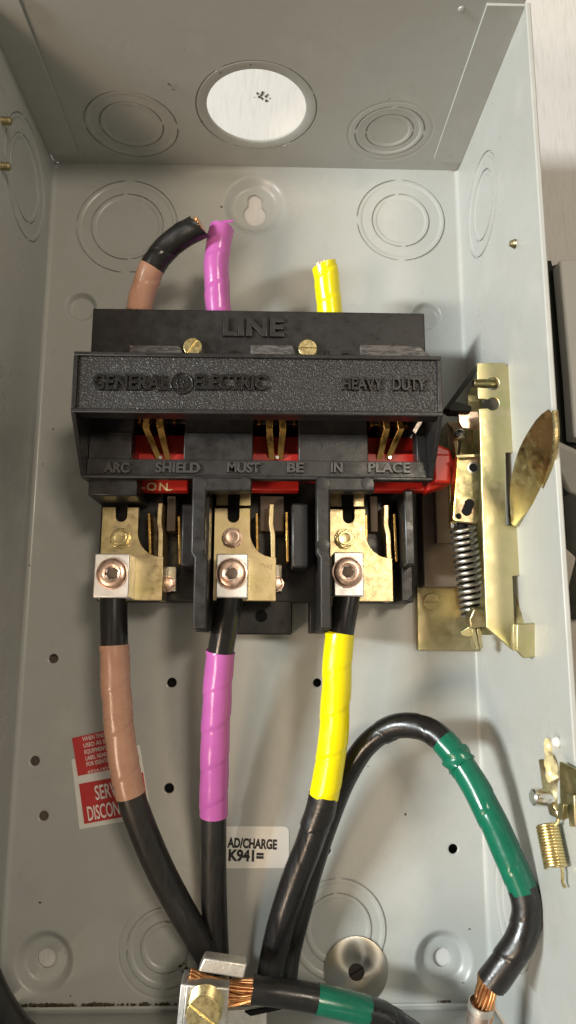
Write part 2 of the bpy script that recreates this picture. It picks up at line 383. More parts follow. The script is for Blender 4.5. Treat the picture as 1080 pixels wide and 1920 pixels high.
panel('top_wall', -HW, HW, .0, DP + 7, [dict(c=(.3, 49.3), a=36, hole=True, loops=groove(33.2, [2.2, -1, .4, 4.2]) + [(28.2, 0), (27.4, -.4), (27.4, -1.5)]),
      knock((-71.3, 33.4), [26.2, 17.9], ties=(0, PI)), knock((77, 32.8), [19.9, 13.6], ties=(0, PI), rim=24.4)], lambda u, v, w_: (u, -w_, v))
panel('right_wall', R_, DP, -HH + 2, -.2, [knock((44, -53), [27, 18.3], ties=(0.4, PI + .4)), knock((38, -413), [26, 17.6], ties=(0.4, PI + .4))], lambda u, v, w_: (HW - w_, v, u))
panel('left_wall', -HH + 2, -.2, R_, DP, [knock((-41.5, 43), [32, 22.5], ties=(.3, PI + .3))], lambda u, v, w_: (-HW + w_, u, v))
panel('bottom_wall', R_, DP, -HW, HW, [], lambda u, v, w_: (v, -HH + w_, u))
for (hx, hy, hr) in ((-43.1, -312.2, 2.6), (-42.8, -366.7, 2.6), (36.0, -312.1, 2.3), (107.5, -397.5, 2.5), (40.4, -398., 2.5), (-107.6, -299.6, 2.5), (-114.2, -352.8, 2.5), (-107.8, -380.3, 2.5)):
    MB().lathe([(hr + 1.2, -1.6), (hr + 1.2, -4.6), (.1, -4.6)], (hx, hy, 0), seg=24, capa=False, capb=False).build('hole_shade_cup', M['dark'] if hx > -100 else M['brownfibre'], bk)  # cups added under the holes, coloured dark for the shade inside
# bend radii, flanges, rolled front edges
for s in (-1, 1):
    mb = MB(); n = 8; pr = []
    for i in range(n + 1):
        t = PI / 2 * i / n; pr.append((s * (HW - R_ + R_ * math.sin(t)), R_ - R_ * math.cos(t)))
    vs = [(x, y, z) for y in (-HH + 2, -.2) for (x, z) in pr]
    fs = [(i, i + 1, n + 2 + i, n + 1 + i) for i in range(n)]
    if s > 0: pass
    else: fs = [f[::-1] for f in fs]
    mb.add(vs, fs).build('bend', M['paint'], box, smooth=60, solid=TH)
    fl = [(s * HW, 9), (s * 109.5, 9.5), (s * 107.3, 12.5), (s * 107.3, DP - .5), (s * HW, DP - .5)]
    MB().prism([(z, x) for (x, z) in fl], -1.5, -.05, 'y').build('flange', M['paint'], box, bevel=.25)
    MB().box(s * (HW - .1), s * (HW + 2.3), -HH, -.5, DP - 2, DP + .6).build('rolled_edge', M['paint'], box, bevel=.6, seg=3)
mb = MB(); n = 8; vs = []
for x in (-HW + 2.6, HW - 2.6):
    for i in range(n + 1):
        t = PI / 2 * i / n; vs.append((x, -HH + R_ - R_ * math.sin(t), R_ - R_ * math.cos(t)))
mb.add(vs, [(i, n + 1 + i, n + 2 + i, i + 1) for i in range(n)]).build('bend', M['paint'], box, smooth=60, solid=TH)
# weld tab blob in the upper left corner
MB().lathe([(2.2, 0), (2.0, .7), (1.2, 1.2), (.3, 1.4)], A(101, 308, 0) + Vector((1, -1.2, 0)), (0, 0, 1), 16).build('weld_spot', M['paint'], box)
MB().lathe([(1.6, 0), (1.4, .5), (.6, .8)], onY(865, 17, 0), (0, -1, 0), 16).build('weld_spot', M['paint'], box)

# ================================================================== SWITCH BASE
def xy(px, py, z): return A2(px, py, z)
sw = thing('switch_base', 'black moulded switch base with raised LINE lettering, fixed to the back panel', 'switch', (3, -200, 0))
ZL = 52
yl0 = A(400, 581, ZL).y; xL = A(172, 620, ZL).x; xR = A(797, 620, ZL).x
MB().box(xL, xR, yl0, yl0 - 52, ZL - 5, ZL).build('line_plate', M['plastic'], sw, bevel=.7)
MB().box(xL + 4, xR - 4, yl0 - 22, yl0 - 60, 0, ZL - 5).build('line_block', M['plastic'], sw, bevel=.6)
text('LINE', 13.2, 1.9, M['letter_dim'], sw, (*xy(417, 630, ZL), ZL - .2), xs=1.13, bold=.35, bev=.25, spacing=1.06)
for (a, b, t1, t2) in ((182, 222, 'L', '1'), (388, 428, 'L', '2'), (607, 640, 'L', '3')):
    text(t1, 9.5, 1.0, M['letter'], sw, (*xy(a, 682, ZL), ZL - .2), xs=1.2, bold=.2, bev=.2)
    text(t2, 9.5, 1.0, M['letter'], sw, (*xy(b, 682, ZL), ZL - .2), xs=1.5, bold=.2, bev=.2)
for (a, b) in ((243, 346), (470, 556), (674, 792)):
    p = A(a, 648, ZL); q = A(b, 650, ZL)
    MB().prism([(p.x, p.y), (q.x - 2, p.y), (q.x + 4 * (b > 700), p.y - 6), (q.x, p.y - 12), (p.x, p.y - 12)], ZL - .5, ZL + 1.6).build('scuffed_ledge', M['worn'], sw, bevel=.7)
def slotted(name, o, r, h, parent, mt, ang=0, base=None, axis='z', sd=.9, sw_=None):
    """slotted cheese-head screw: disc with a real slot"""
    sw_ = sw_ or r * .17
    n = 28; mb = MB(); o = Vector(o)
    for sgn in (1, -1):
        x0 = sw_ / 2; a0 = math.asin(x0 / r); pts = []
        for i in range(n + 1):
            t = -PI / 2 + a0 + (PI - 2 * a0) * i / n; pts.append((sgn * r * math.cos(t), r * math.sin(t)))
        pts = [(p[0] * math.cos(ang) - p[1] * math.sin(ang), p[0] * math.sin(ang) + p[1] * math.cos(ang)) for p in pts]
        if axis == 'z': mb.prism([(o.x + p[0], o.y + p[1]) for p in pts], o.z + h - sd, o.z + h)
    mb.lathe([(r, 0), (r, h - sd)], o, (0, 0, 1), 36)
    return mb.build(name, mt, parent, bevel=.18, base=base)
slotted('shield_screw', A(361, 650, ZL + 3.6) - Vector((0, 0, 3.8)), 4.7, 4.0, sw, M['screwbrass'], ang=-.62)
slotted('shield_screw', A(577, 653, ZL + 3.6) - Vector((0, 0, 3.8)), 4.7, 4.0, sw, M['screwbrass'], ang=1.57)

# floor of the load side
F = 15
def quad(px0, py0, px1, py1, z): 
    a, b = A(px0, py0, z), A(px1, py1, z); return a.x, b.x, b.y, a.y
mb = MB(); a = A(192, 900, F); b = A(776, 1130, F)
mb.box(a.x, b.x, b.y, yl0 - 55, 0, F); mb.build('floor_block', M['plastic'], sw, bevel=.8)
x0, x1, y0, y1 = quad(396, 1120, 548, 1190, F); tb = MB().box(x0, x1, y0, y1, 0, F - .6).build('mounting_foot', M['plastic'], sw, bevel=.8)
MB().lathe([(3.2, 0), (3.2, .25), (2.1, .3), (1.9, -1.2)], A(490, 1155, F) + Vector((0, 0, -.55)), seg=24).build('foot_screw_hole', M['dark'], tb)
x0, x1, y0, y1 = quad(580, 1100, 622, 1188, F); MB().box(x0, x1, y0, y1, 0, F - .4).build('mounting_foot', M['plastic'], sw, bevel=.8)
# barrier walls with L-shaped caps
ZB = 65
def barrier(x0p, x1p, armp, slim0, slim1):
    a = A(x0p, 894, ZB); b = A(x1p, 894, ZB); c = A(slim0, 1036, ZB); d = A(slim1, 1180, ZB); e = A(armp, 921, ZB)
    poly = [(a.x, a.y), (e.x, a.y), (e.x, e.y), (b.x, e.y), (b.x, c.y), (d.x, c.y - 2.5), (d.x, d.y), (c.x, d.y), (c.x, c.y - 2.5), (a.x, c.y)]
    o = MB().prism(poly, ZB - 9, ZB).build('barrier_cap', M['plastic'], sw, bevel=.8)
    xm0, xm1 = c.x + .6, d.x - .6
    MB().box(xm0, xm1, A(400, 1186, 20).y, a.y + 2, 0, ZB - 8.5).build('barrier_wall', M['plastic'], sw, bevel=.5)
    for (px, py) in ((x0p + 13, 907), (x0p + 13, 1022), (armp - 14, 907)):
        MB().lathe([(3.1, 0), (3.1, .25), (2.7, .3)], A(px, py, ZB) + Vector((0, 0, -.1)), seg=24).build('ejector_mark', M['plastic'], o)
barrier(361, 387, 472, 364, 387); barrier(593, 618, 703, 600, 622)
a = A(166, 905, 58); b = A(257, 930, 58)
MB().box(a.x, b.x, b.y, a.y + 4, 15, 58).build('end_cap', M['plastic'], sw, bevel=.7)
for (xa, xb, ya, yb, zt) in ((341, 366, 945, 1062, 44), (547, 579, 943, 1064, 44), (757, 780, 918, 1060, 50)):
    p, q = A(xa, ya, zt), A(xb, yb, zt); MB().box(p.x, q.x, q.y, p.y, F - 1, zt).build('phase_block', M['plastic'], sw, bevel=1.0)
p, q = A(752, 1050, 34), A(776, 1128, 34); MB().prism([(p.x, p.y), (q.x, p.y), (q.x, q.y + 3), (q.x - 3, q.y), (p.x, q.y)], F - 1, 34).build('phase_block', M['plastic'], sw, bevel=.8)

# phase terminals
ZP = 38
PH = [A(192, 950, ZP).x, A(402, 950, ZP).x, A(618, 952, ZP).x]
yt = A(300, 951, ZP).y; yb = A(300, 1126, ZP).y; yj = A(300, 1043, ZP).y
for ip, x in enumerate(PH):
    Wn, Wf = 18.6, 32.0
    out = [(0, yb), (0, yt)]
    # slot
    sx0, sx1, sy = 7.0, 12.6, A(300, 968, ZP).y
    out += [(sx0, yt)] + [(9.8 - 2.8 * math.cos(t), sy - 2.8 * math.sin(t)) for t in [PI * i / 10 for i in range(11)]] + [(sx1, yt), (Wn, yt)]
    ys = A(300, 996, ZP).y; rr = (Wf - 1.5) - Wn
    out += [(Wn + rr * (1 - math.cos(t)), ys - (ys - yj) * math.sin(t)) for t in [PI / 2 * i / 12 for i in range(13)]]
    out += [(Wf, yj), (Wf, yb)]
    tp = MB().prism([(x + p[0], p[1]) for p in out], ZP - 2.6, ZP).build('terminal_plate', M['tplate'], sw, bevel=.35)
    jw = Wf - 2.9
    jy = [(x + jw, yj - 1), (x + jw - .2, yj + 12), (x + jw - 1.2, yj + 17), (x + jw - .9, yj + 27.5)]
    jb = MB()
    L = [(p[0], p[1]) for p in jy] + [(p[0] + 2.5, p[1]) for p in jy[::-1]]
    jb.prism(L, ZP - 16, ZP - .15).build('fuse_jaw', M['tplate'], tp, bevel=.35)
    MB().box(x + Wf - 2.8, x + Wf - .1, yb + .2, yj, ZP - 16, ZP - 2.5).build('folded_side', M['tplate'], tp, bevel=.3)
    u0, u1 = A(300, 920, ZP - 4).y, yt + 1.8
    MB().box(x + .5, x + Wn, u1, u0 + 14, ZP - 7, ZP - 4).build('upper_plate', M['tplate'], sw, bevel=.3)
    MB().box(x + 6.8, x + 12.8, sy - 3, u0 + 14, ZP - 12, ZP - 2.8).build('slot_post', M['dark'], sw, bevel=.4)
    MB().box(x + 1, x + Wf - 3, yb + 1, u0 + 6, F - 1, ZP - 12).build('terminal_seat', M['plastic'], sw, bevel=.4)
    # hex bolt
    bo = A((224, 435, 647)[ip], (1008, 1007, 1009)[ip], ZP + 3) - Vector((0, 0, 3))
    hb = MB(); hexf = lambda t, r, h: 1 if h < .9 else 1
    hb.lathe([(5.2, -.1), (5.2, .7), (5.0, .9)], bo, seg=36)
    hp = [(4.75 * math.cos(PI / 3 * i + .3 + ip * .5), 4.75 * math.sin(PI / 3 * i + .3 + ip * .5)) for i in range(6)]
    hb.prism([(bo.x + q[0], bo.y + q[1]) for q in hp], bo.z + .8, bo.z + 3.4)
    hb.lathe([(3.9, 3.3), (3.8, 3.75), (3.3, 3.9), (2.4, 3.7), (.3, 3.6)], bo, seg=30)
    hb.build('hex_bolt', [M['screwbrass'], M['setscrew'], M['screwbrass']][ip], tp, bevel=.3)
    # lug
    lz = 53
    lp = [((178, 1038), (240, 1121)), ((406, 1038), (464, 1121)), ((626, 1035), (683, 1118))][ip]
    a, b = A(*lp[0], lz), A(*lp[1], lz)
    lg = MB().box(a.x, b.x, b.y, a.y, ZP + .02, lz).build('wire_lug', M['alu'], sw, bevel=.6, seg=3)
    so = (A(*((209, 1075), (434, 1075), (653, 1072))[ip], lz + 2))
    so = Vector((so.x, so.y, lz))
    # socket set screw (hex recess)
    S = MB(); sg = 36
    prof = [(7.6, -.1), (7.6, .9), (7.0, 1.0), (6.6, 1.6), (6.5, 2.6), (5.6, 3.1), (4.3, 3.15)]
    S.lathe(prof, so, seg=sg, capb=False)
    hexr = lambda t, R: R * math.cos(PI / 6) / math.cos(((t + .35) % (PI / 3)) - PI / 6)
    ring0 = [so + Vector((4.3 * math.cos(2 * PI * k / sg), 4.3 * math.sin(2 * PI * k / sg), 3.15)) for k in range(sg)]
    # orient the loops the same way as lathe's axes do
    ax = Vector((0, 0, 1)); uu = ax.orthogonal().normalized(); vv = ax.cross(uu)
    def loop(fr, z): return [so + (uu * math.cos(2 * PI * k / sg) + vv * math.sin(2 * PI * k / sg)) * fr(2 * PI * k / sg) + ax * z for k in range(sg)]
    Ls = [loop(lambda t: 4.3, 3.15), loop(lambda t: hexr(t, 3.5), 2.9), loop(lambda t: hexr(t, 3.4), -9)]
    for i in range(2):
        S.add(Ls[i] + Ls[i + 1], [(k, (k + 1) % sg, sg + (k + 1) % sg, sg + k) for k in range(sg)])
    S.add(Ls[2], [tuple(range(sg))])
    S.build('set_screw', M['setscrew'], lg, smooth=30)
    MB().prism([(so.x + 3.0 * math.cos(PI / 3 * i + .1), so.y + 3.0 * math.sin(PI / 3 * i + .1)) for i in range(6)], so.z - 2, so.z + .6).build('socket_shade_plug', M['brownfibre'], lg)  # added plug, coloured dark for the shade down in the socket
    # fuse clip springs and small parts in the well
    cl = [((277, 962, 284, 1042), (333, 968, 340, 1058)), ((479, 962, 485, 1040), (535, 960, 542, 1053)), ((684, 965, 689, 1040), (737, 963, 746, 1053))][ip]
    for (p0, q0, p1, q1) in cl:
        a, b = A(p0, q0, 36), A(p1, q1, 36)
        MB().prism([(a.x, a.y), (a.x + 1.3, a.y), (b.x, b.y), (b.x - 1.3, b.y)], F + 1, 36).build('clip_spring', M['brass'], sw, bevel=.2)
    pl = [(314, 930, 328, 996), (488, 930, 532, 996), (694, 930, 709, 997)][ip]
    a, b = A(pl[0], pl[1], 30), A(pl[2], pl[3], 30); MB().box(a.x, b.x, b.y, a.y, F - 1, 30).build('clip_body', M['brownfibre'], sw, bevel=.3)
    if ip < 2:
        sp = [(300, 1062, 330, 1109), (505, 1058, 529, 1109)][ip]; a, b = A(sp[0], sp[1], 20), A(sp[2], sp[3], 20)
        pt = MB().box(a.x, b.x, b.y, a.y, F - 1, 20).build('clip_foot', M['tinned'], sw, bevel=.4)
        n_ = A([313, 517][ip], 1094, 22); n_ = Vector((n_.x, n_.y, 19.9))
        MB().lathe([(4.4, 0), (4.4, .6), (3.7, .7), (3.7, 2.4), (3.0, 2.7)], n_, seg=6 * 4, rfun=lambda t, r, h: 1 if h < .65 else math.cos(PI / 6) / math.cos((t % (PI / 3)) - PI / 6) * 1.05).build('clip_nut', M['setscrew'], pt)

# ================================================================== RED CONTACT CARRIER
rc = thing('contact_carrier', 'red plastic contact carrier bar marked ON, lying behind the arc shield', 'switch bar', (3, -205, 30))
ZR = 46
a = A(258, 901, ZR); b = A(352, 921, ZR)
for (p0, p1) in ((258, 352), (471, 561), (686, 800)):
    a, b = A(p0, 860, ZR), A(p1, 920, ZR); MB().box(a.x, b.x, b.y, a.y + 3, ZR - 8, ZR).build('carrier_block', M['red'], rc, bevel=.7)
a, b = A(200, 822, 38), A(800, 905, 38); MB().box(a.x + 6, b.x + 3, b.y, a.y + 2, 33, 38.6).build('carrier_bar', M['red'], rc, bevel=.6)
text('ON', 5.6, .25, M['cream'], rc, (*xy(274, 919, ZR), ZR - .05), xs=1.15, bold=.1, spacing=1.25, rot=-.02)
for q in ((262, 912, -.9), (313, 917, .9)):
    o_ = A(q[0] + 4, q[1], ZR + .1); mbx = MB().tube(spline([o_ + Vector((-1.6, .8, 0)), o_ + Vector((0, -.6, 0)), o_ + Vector((1.6, -.4 + q[2] * .4, 0))], .4), .28, 6).build('print_curl', M['cream'], rc)
# hub that reaches to the lever
hb = [(800, 838), (822, 832), (846, 842), (852, 868), (850, 905), (828, 912), (800, 921)]
MB().prism([A2(p[0], p[1], 50) for p in hb], 36, 50).build('hub', M['red'], rc, bevel=1.6, seg=3)
a, b = A(812, 850, 56), A(848, 905, 56); MB().box(a.x, b.x, b.y, a.y, 44, 56).build('hub', M['red'], rc, bevel=1.2)

# ================================================================== ARC SHIELD
sh = thing('arc_shield', 'black arc shield with pebbled raised-letter face screwed across the switch', 'arc shield', (3, -190, 50))
ZS = 85; xs0, xs1 = A(135, 720, ZS).x, A(829, 720, ZS).x
ys0, ys1 = A(500, 663, ZS).y, A(500, 777, ZS).y
MB().box(xs0 + 1.4, xs1 - 1.4, ys1 + 1.4, ys0 - 1.4, ZS - 4, ZS - 1.4).build('face_panel', M['pebble'], sh, bevel=0)
fr = 2.1
MB().box(xs0, xs1, ys0 - fr, ys0, ZS - 9, ZS).build('face_rim', M['plastic'], sh, bevel=.45)
MB().box(xs0, xs1, ys1, ys1 + fr, ZS - 9, ZS + .1).build('face_rim', M['plastic'], sh, bevel=.45)
MB().box(xs0, xs0 + fr, ys1 + fr, ys0 - fr, ZS - 9, ZS - .05).build('face_rim', M['plastic'], sh, bevel=.3)
MB().box(xs1 - fr, xs1, ys1 + fr, ys0 - fr, ZS - 9, ZS - .05).build('face_rim', M['plastic'], sh, bevel=.3)
ZF = ZS - 1.5
def fit_text(body, px0, px1, py0, py1, z, mt, parent, depth=1.0, bold=.15, bev=.12, name='lettering'):
    a, b = A(px0, py1, z), A(px1, py0, z)
    size = (b.y - a.y) / .73
    o = text(body, size, depth, mt, parent, (a.x, a.y, z - .1), bold=bold, bev=bev, name=name)
    # stretch to the measured width
    xs_ = [v.co.x for v in o.data.vertices]; w0 = max(xs_) - min(xs_); k = (b.x - a.x) * MM / w0; mn = min(xs_); tx = (a.x - ORG[o.name].x) * MM
    for v in o.data.vertices: v.co.x = tx + (v.co.x - mn) * k
    return o
fit_text('GENERAL', 174, 319, 704, 731, ZF, M['letter'], sh, 2.0, .17)
fit_text('ELECTRIC', 365, 499, 704, 731, ZF, M['letter'], sh, 2.0, .17)
fit_text('HEAVY', 641, 717, 710, 732, ZF, M['letter'], sh, 2.0, .1)
fit_text('DUTY', 735, 797, 710, 733, ZF, M['letter'], sh, 2.0, .1)
# round emblem with script monogram
ec = A(341, 720, ZF); em = MB()
def ell(cx, cy, rx, ry, t0, t1, n=24, rot=0):
    r = []
    for i in range(n + 1):
        t = t0 + (t1 - t0) * i / n; x, y = rx * math.cos(t), ry * math.sin(t)
        r.append(Vector((ec.x + cx + x * math.cos(rot) - y * math.sin(rot), ec.y + cy + x * math.sin(rot) + y * math.cos(rot), ZF + .5)))
    return r
emb = MB().lathe([(4.2, -.1), (4.2, .25)], ec, seg=40).build('emblem', M['letter'], sh)
em.tube(ell(0, 0, 5.0, 5.0, 0, 2 * PI, 64), .42, 8, caps=False)
for q in range(4): em.tube(ell(3.9 * math.cos(q * PI / 2 + .5), 3.9 * math.sin(q * PI / 2 + .5), .9, .5, q * PI / 2, q * PI / 2 + 4.2, 14), .22, 6)
em.tube(ell(-1.4, .9, 1.0, 1.5, .6, 2 * PI - .4, 24, -.35), .30, 8)
em.tube(ell(-1.0, -1.1, .75, 1.3, 1.2, -3.6, 20, -.35), .30, 8)
em.tube(ell(-2.3, -1.7, .6, .55, 0, 5.0, 16), .26, 8)
em.tube(ell(1.5, 1.3, .75, .9, .3, 4.6, 20, -.3), .30, 8)
em.tube(ell(1.3, -.9, 1.05, 1.2, 2.0, 2 * PI + .2, 24, -.3), .30, 8)
em.tube(ell(2.3, -.5, .5, .5, -2, 3.4, 16), .26, 8)
em.build('monogram', M['letter'], emb, smooth=80)
# side walls, cavity webs, lettered ledge
ZD = 60; yd0, yd1 = A(400, 862, ZD).y, A(400, 898, ZD).y
for s, xx in ((0, xs0), (1, xs1)):
    x0, x1 = (xx, xx + 2.2) if s == 0 else (xx - 2.2, xx)
    MB().prism([(ys0 - 1, ZS - 8.8), (ys1 + .2, ZS - 8.8), (ys1 + .2, ZS - .3), (yd1 + .2, ZD + 2.2), (yd1 + .2, 42), (ys0 - 1, 42)], x0 + .05, x1 - .05, 'x').build('side_wall', M['plastic'], sh, bevel=.4)
xi0, xi1 = xs0 + 2.1, xs1 - 2.1
MB().box(xi0, xi1, yd1 + 1.2, yd0, 55.5, ZD).build('ledge', M['plastic'], sh, bevel=.3)
MB().box(xs0 + .3, xs1 - .3, yd1 - .5, yd1 + 1.3, 57.5, ZD + 2.6).build('bottom_lip', M['plastic'], sh, bevel=.5)
wz = 58; ym = A(400, 812, wz).y
for (p0, p1) in ((140, 247), (345, 474), (560, 690), (781, 840)):
    xa = max(xi0, A(p0, 830, wz).x); xb = min(xi1, A(p1, 830, wz).x)
    MB().box(xa, xb, yd0 - .2, ym, 48, wz).build('web', M['plastic'], sh, bevel=.4)
    MB().prism([(ym, wz - 2), (ym + 24, wz - 6), (ym + 24, wz - 12), (ym, wz - 10)], xa, xb, 'x').build('web', M['plastic'], sh, bevel=.4)
MB().box(xi0, xi1, ym + 22, ys0 - 2, 53, 57).build('cavity_roof', M['plastic'], sh)
for (wd, p0, p1) in (('ARC', 195, 244), ('SHIELD', 292, 376), ('MUST', 426, 489), ('BE', 538, 570), ('IN', 620, 642), ('PLACE', 690, 768)):
    fit_text(wd, p0, p1, 868, 886, ZD, M['letter_grey'], sh, 1.5, .14, .14)
# switch blades seen in the three windows
kb = thing('knife_blades', 'brass knife blades and jaws standing in the windows of the arc shield', 'switch blades', (3, -195, 38))
for (cx, d) in ((298, 1), (517, 0), (728, -1)):
    for k, off in ((0, -9 if d else -8), (1, 9)):
        top = A(cx - 8 * d + off * 1.3 - (3 if d else 0), 775, 58); mid = A(cx - 10 * d + off * 1.5, 806, 57); bot = A(cx + 9 * d + off * .9 - (0 if d else 0), 862, 46)
        t_ = 1.6
        pts = [top, mid, bot]; L = [(p.x - t_, p.y) for p in pts] + [(p.x + t_, p.y) for p in pts[::-1]]
        mb = MB()
        zt = [(60, 42), (59, 41), (46, 38.5)]
        vs = []
        for p, (z1, z0) in zip(pts, zt):
            vs += [(p.x - t_, p.y, z0), (p.x + t_, p.y, z0), (p.x + t_, p.y, z1), (p.x - t_, p.y, z1)]
        fs = [(0, 1, 2, 3), (11, 10, 9, 8)]
        for i in (0, 4):
            fs += [(i + q, i + 4 + q, i + 4 + (q + 1) % 4, i + (q + 1) % 4) for q in range(4)]
        mb.add(vs, fs).build('blade', M['brass'], kb, bevel=.25)
    for off in (-40 if d > 0 else -35, 26 if d > 0 else 32):
        a, b = A(cx + off, 770, 50), A(cx + off + 5, 796 - 3 * d, 50); MB().box(a.x, b.x, b.y, a.y + 8, 42, 50).build('jaw', M['brass'], kb, bevel=.25)
    p = A(cx + 3, 858, 47); MB().lathe([(1.3, -8), (1.3, 0), (.9, .6)], p, seg=14).build('pin', M['chrome'], kb)
a, b = A(773, 780, 57), A(788, 815, 52)
MB().slab([A(789, 780, 60), A(792, 792, 60), A(779, 814, 57), A(773, 808, 57)], 1.5).build('blade', M['tinned'], kb, bevel=.2)

# ================================================================== CABLES
def helix_tape(amp, pitch, ph=0, wob=.25):
    def f(t, L):
        q = (L / pitch - t / (2 * PI) + ph) % 1.0
        cr = -.38 * math.exp(-((q if q < .5 else q - 1) * pitch / .7) ** 2)
        cr *= .55 + .45 * math.sin(L * .19 + ph * 20)
        return amp * q + cr + wob * math.sin(3 * t + L * .21 + ph * 9) * .5 + wob * .5 * math.sin(L * .37 + t)
    return f
def strands(name, path, R, r, n, mt, parent, twist=.05, base=0):
    """a bundle of bare strands laid helically round a path, with a few standing off"""
    mb = MB()
    for k in range(n):
        q = [];
        for i, p in enumerate(path):
            T = (path[min(i + 1, len(path) - 1)] - path[max(i - 1, 0)]).normalized(); N = T.orthogonal().normalized(); B = T.cross(N)
            t = 2 * PI * k / n + twist * i + base; rr = R * (1 + .05 * math.sin(k * 5.1 + i * .3))
            q.append(p + (N * math.cos(t) + B * math.sin(t)) * rr)
        mb.tube(q, r, 8)
    core = MB().tube(path, R * .9, 14)
    mb.add(core.v, core.f)
    return mb.build(name, mt, parent, smooth=60)

def cable(name, label, pts, r, sections, group=None, bend_mat='rubber', wob=.12, shear=0):
    """sections: (material, f0, f1, extra radius, pitch or 0, part name)"""
    path = spline([A(*p) for p in pts], .55)
    root = thing(name, label, 'cable', path[len(path) // 2] - Vector((0, 0, r)), group)
    for (mt, f0, f1, ex, pitch, pn) in sections:
        f0 = nearest(path, *f0) if isinstance(f0, tuple) else f0; f1 = nearest(path, *f1) if isinstance(f1, tuple) else f1
        seg_ = cut(path, f0, f1)
        if pitch:
            MB().tube(seg_, r + ex, 48, rmod=helix_tape(.36, pitch, random.random(), .13), shear=shear if f1 > .97 else 0).build(pn, M[mt], root, smooth=50)
        else:
            sd = random.random() * 9
            MB().tube(seg_, r + ex, 36, rmod=lambda t, L: wob * math.sin(2 * t + L * .05 + sd) + wob * .5 * math.sin(5 * t + sd * 2 - L * .03)).build(pn, M[mt], root, smooth=60)
    return root, path

# line-side stubs
c1, p1 = cable('line_cable', 'bent black cable end with brown tape above the LINE plate',
   [(252, 640, 40), (258, 600, 41), (268, 550, 44), (283, 506, 48), (309, 468, 51), (341, 443, 54), (374, 424, 57)], 6.1,
   [('rubber', 0, .95, 0, 0, 'jacket'), ('brown', 0, (287, 500), .5, 17, 'tape_wrap'), ('tape_black', (287, 500), 1, .35, 23, 'tape_wrap')], 'line-side cable ends', shear=2.2)
c2, p2 = cable('line_cable', 'purple taped cable end above the LINE plate', [(412, 640, 40), (410, 590, 41), (407, 540, 43), (406, 490, 45), (411, 455, 46), (416, 428, 46)], 6.1,
   [('purple', 0, 1, .5, 16, 'tape_wrap'), ('rubber', 0, .96, 0, 0, 'jacket')], 'line-side cable ends', shear=-.5)
c3, p3 = cable('line_cable', 'yellow taped cable end above the LINE plate', [(622, 640, 40), (619, 590, 41), (615, 550, 43), (611, 515, 45), (608, 497, 46)], 6.1,
   [('yellow', 0, 1, .5, 14, 'tape_wrap'), ('rubber', 0, .95, 0, 0, 'jacket')], 'line-side cable ends', shear=1.4)
for c, p in ((c1, p1), (c2, p2), (c3, p3)):
    T = (p[-1] - p[-2]).normalized(); strands('strand_end', [p[-1] - T * 2 + T * i * .5 for i in range(7)], 4.0, .75, 15, M['copper'], c, 0)
# raised flap of purple tape and ragged cut edge
q = p2[-1]; MB().slab([q + Vector((0, 1.2, 5.5)), q + Vector((6.5, 2.2, 4.6)), q + Vector((6.3, 1.0, 4.6)), q + Vector((2, -.4, 5.5))], .3).build('tape_flap', M['purple'], c2)

# load-side cables
def zc(y): return 0
L1, q1 = cable('load_cable', 'black cable with brown tape running down from the lug over the red label',
   [(213, 1090, 45), (213, 1125, 45), (214, 1180, 44.5), (216, 1260, 43), (224, 1370, 40), (240, 1470, 37), (262, 1540, 34), (300, 1630, 28), (345, 1715, 20), (395, 1800, 12), (412, 1838, 9)], 6.5,
   [('rubber', 0, (214, 1215), .05, 0, 'jacket'), ('brown', (214, 1207), (245, 1490), .45, 21, 'tape_wrap'), ('jacket', (243, 1484), 1, .25, 0, 'jacket')], 'load-side cables')
L2, q2 = cable('load_cable', 'black cable with purple tape running straight down between the other two load cables',
   [(433, 1090, 45), (431, 1125, 45), (422, 1175, 44), (413, 1230, 41), (407, 1310, 37), (403, 1400, 31), (401, 1500, 25), (400, 1600, 19), (402, 1700, 13), (406, 1800, 9), (408, 1850, 8)], 6.5,
   [('rubber', 0, (416, 1228), .05, 0, 'jacket'), ('purple', (417, 1221), (401, 1526), .45, 19, 'tape_wrap'), ('jacket', (401, 1520), 1, -.1, 0, 'jacket')], 'load-side cables')
L3, q3 = cable('load_cable', 'black cable with yellow tape running down beside the ground loop',
   [(653, 1090, 45), (650, 1120, 45), (642, 1165, 45), (634, 1220, 44), (630, 1300, 42), (624, 1390, 39), (608, 1488, 35), (582, 1575, 30), (553, 1650, 25), (528, 1730, 21), (512, 1800, 18), (505, 1850, 17)], 6.6,
   [('rubber', 0, (636, 1200), .05, 0, 'jacket'), ('yellow', (638, 1188), (608, 1492), .45, 20, 'tape_wrap'), ('rubber', (609, 1484), 1, .2, 0, 'jacket')], 'load-side cables')
MB().tube(cut(q3, nearest(q3, 609, 1488), nearest(q3, 585, 1550)), 7.05, 36, rmod=helix_tape(.4, 24, .3, .3)).build('tape_wrap', M['tape_black'], L3)
for c, p in ((L1, q1), (L2, q2), (L3, q3)):
    i0 = 12; e = nearest(p, 0, 0)
    lo = [p[i] for i in range(0, len(p)) if -272 < p[i].y < -258]
    strands('bare_strands', lo, 4.9, .8, 17, M['copper'], c, .03)

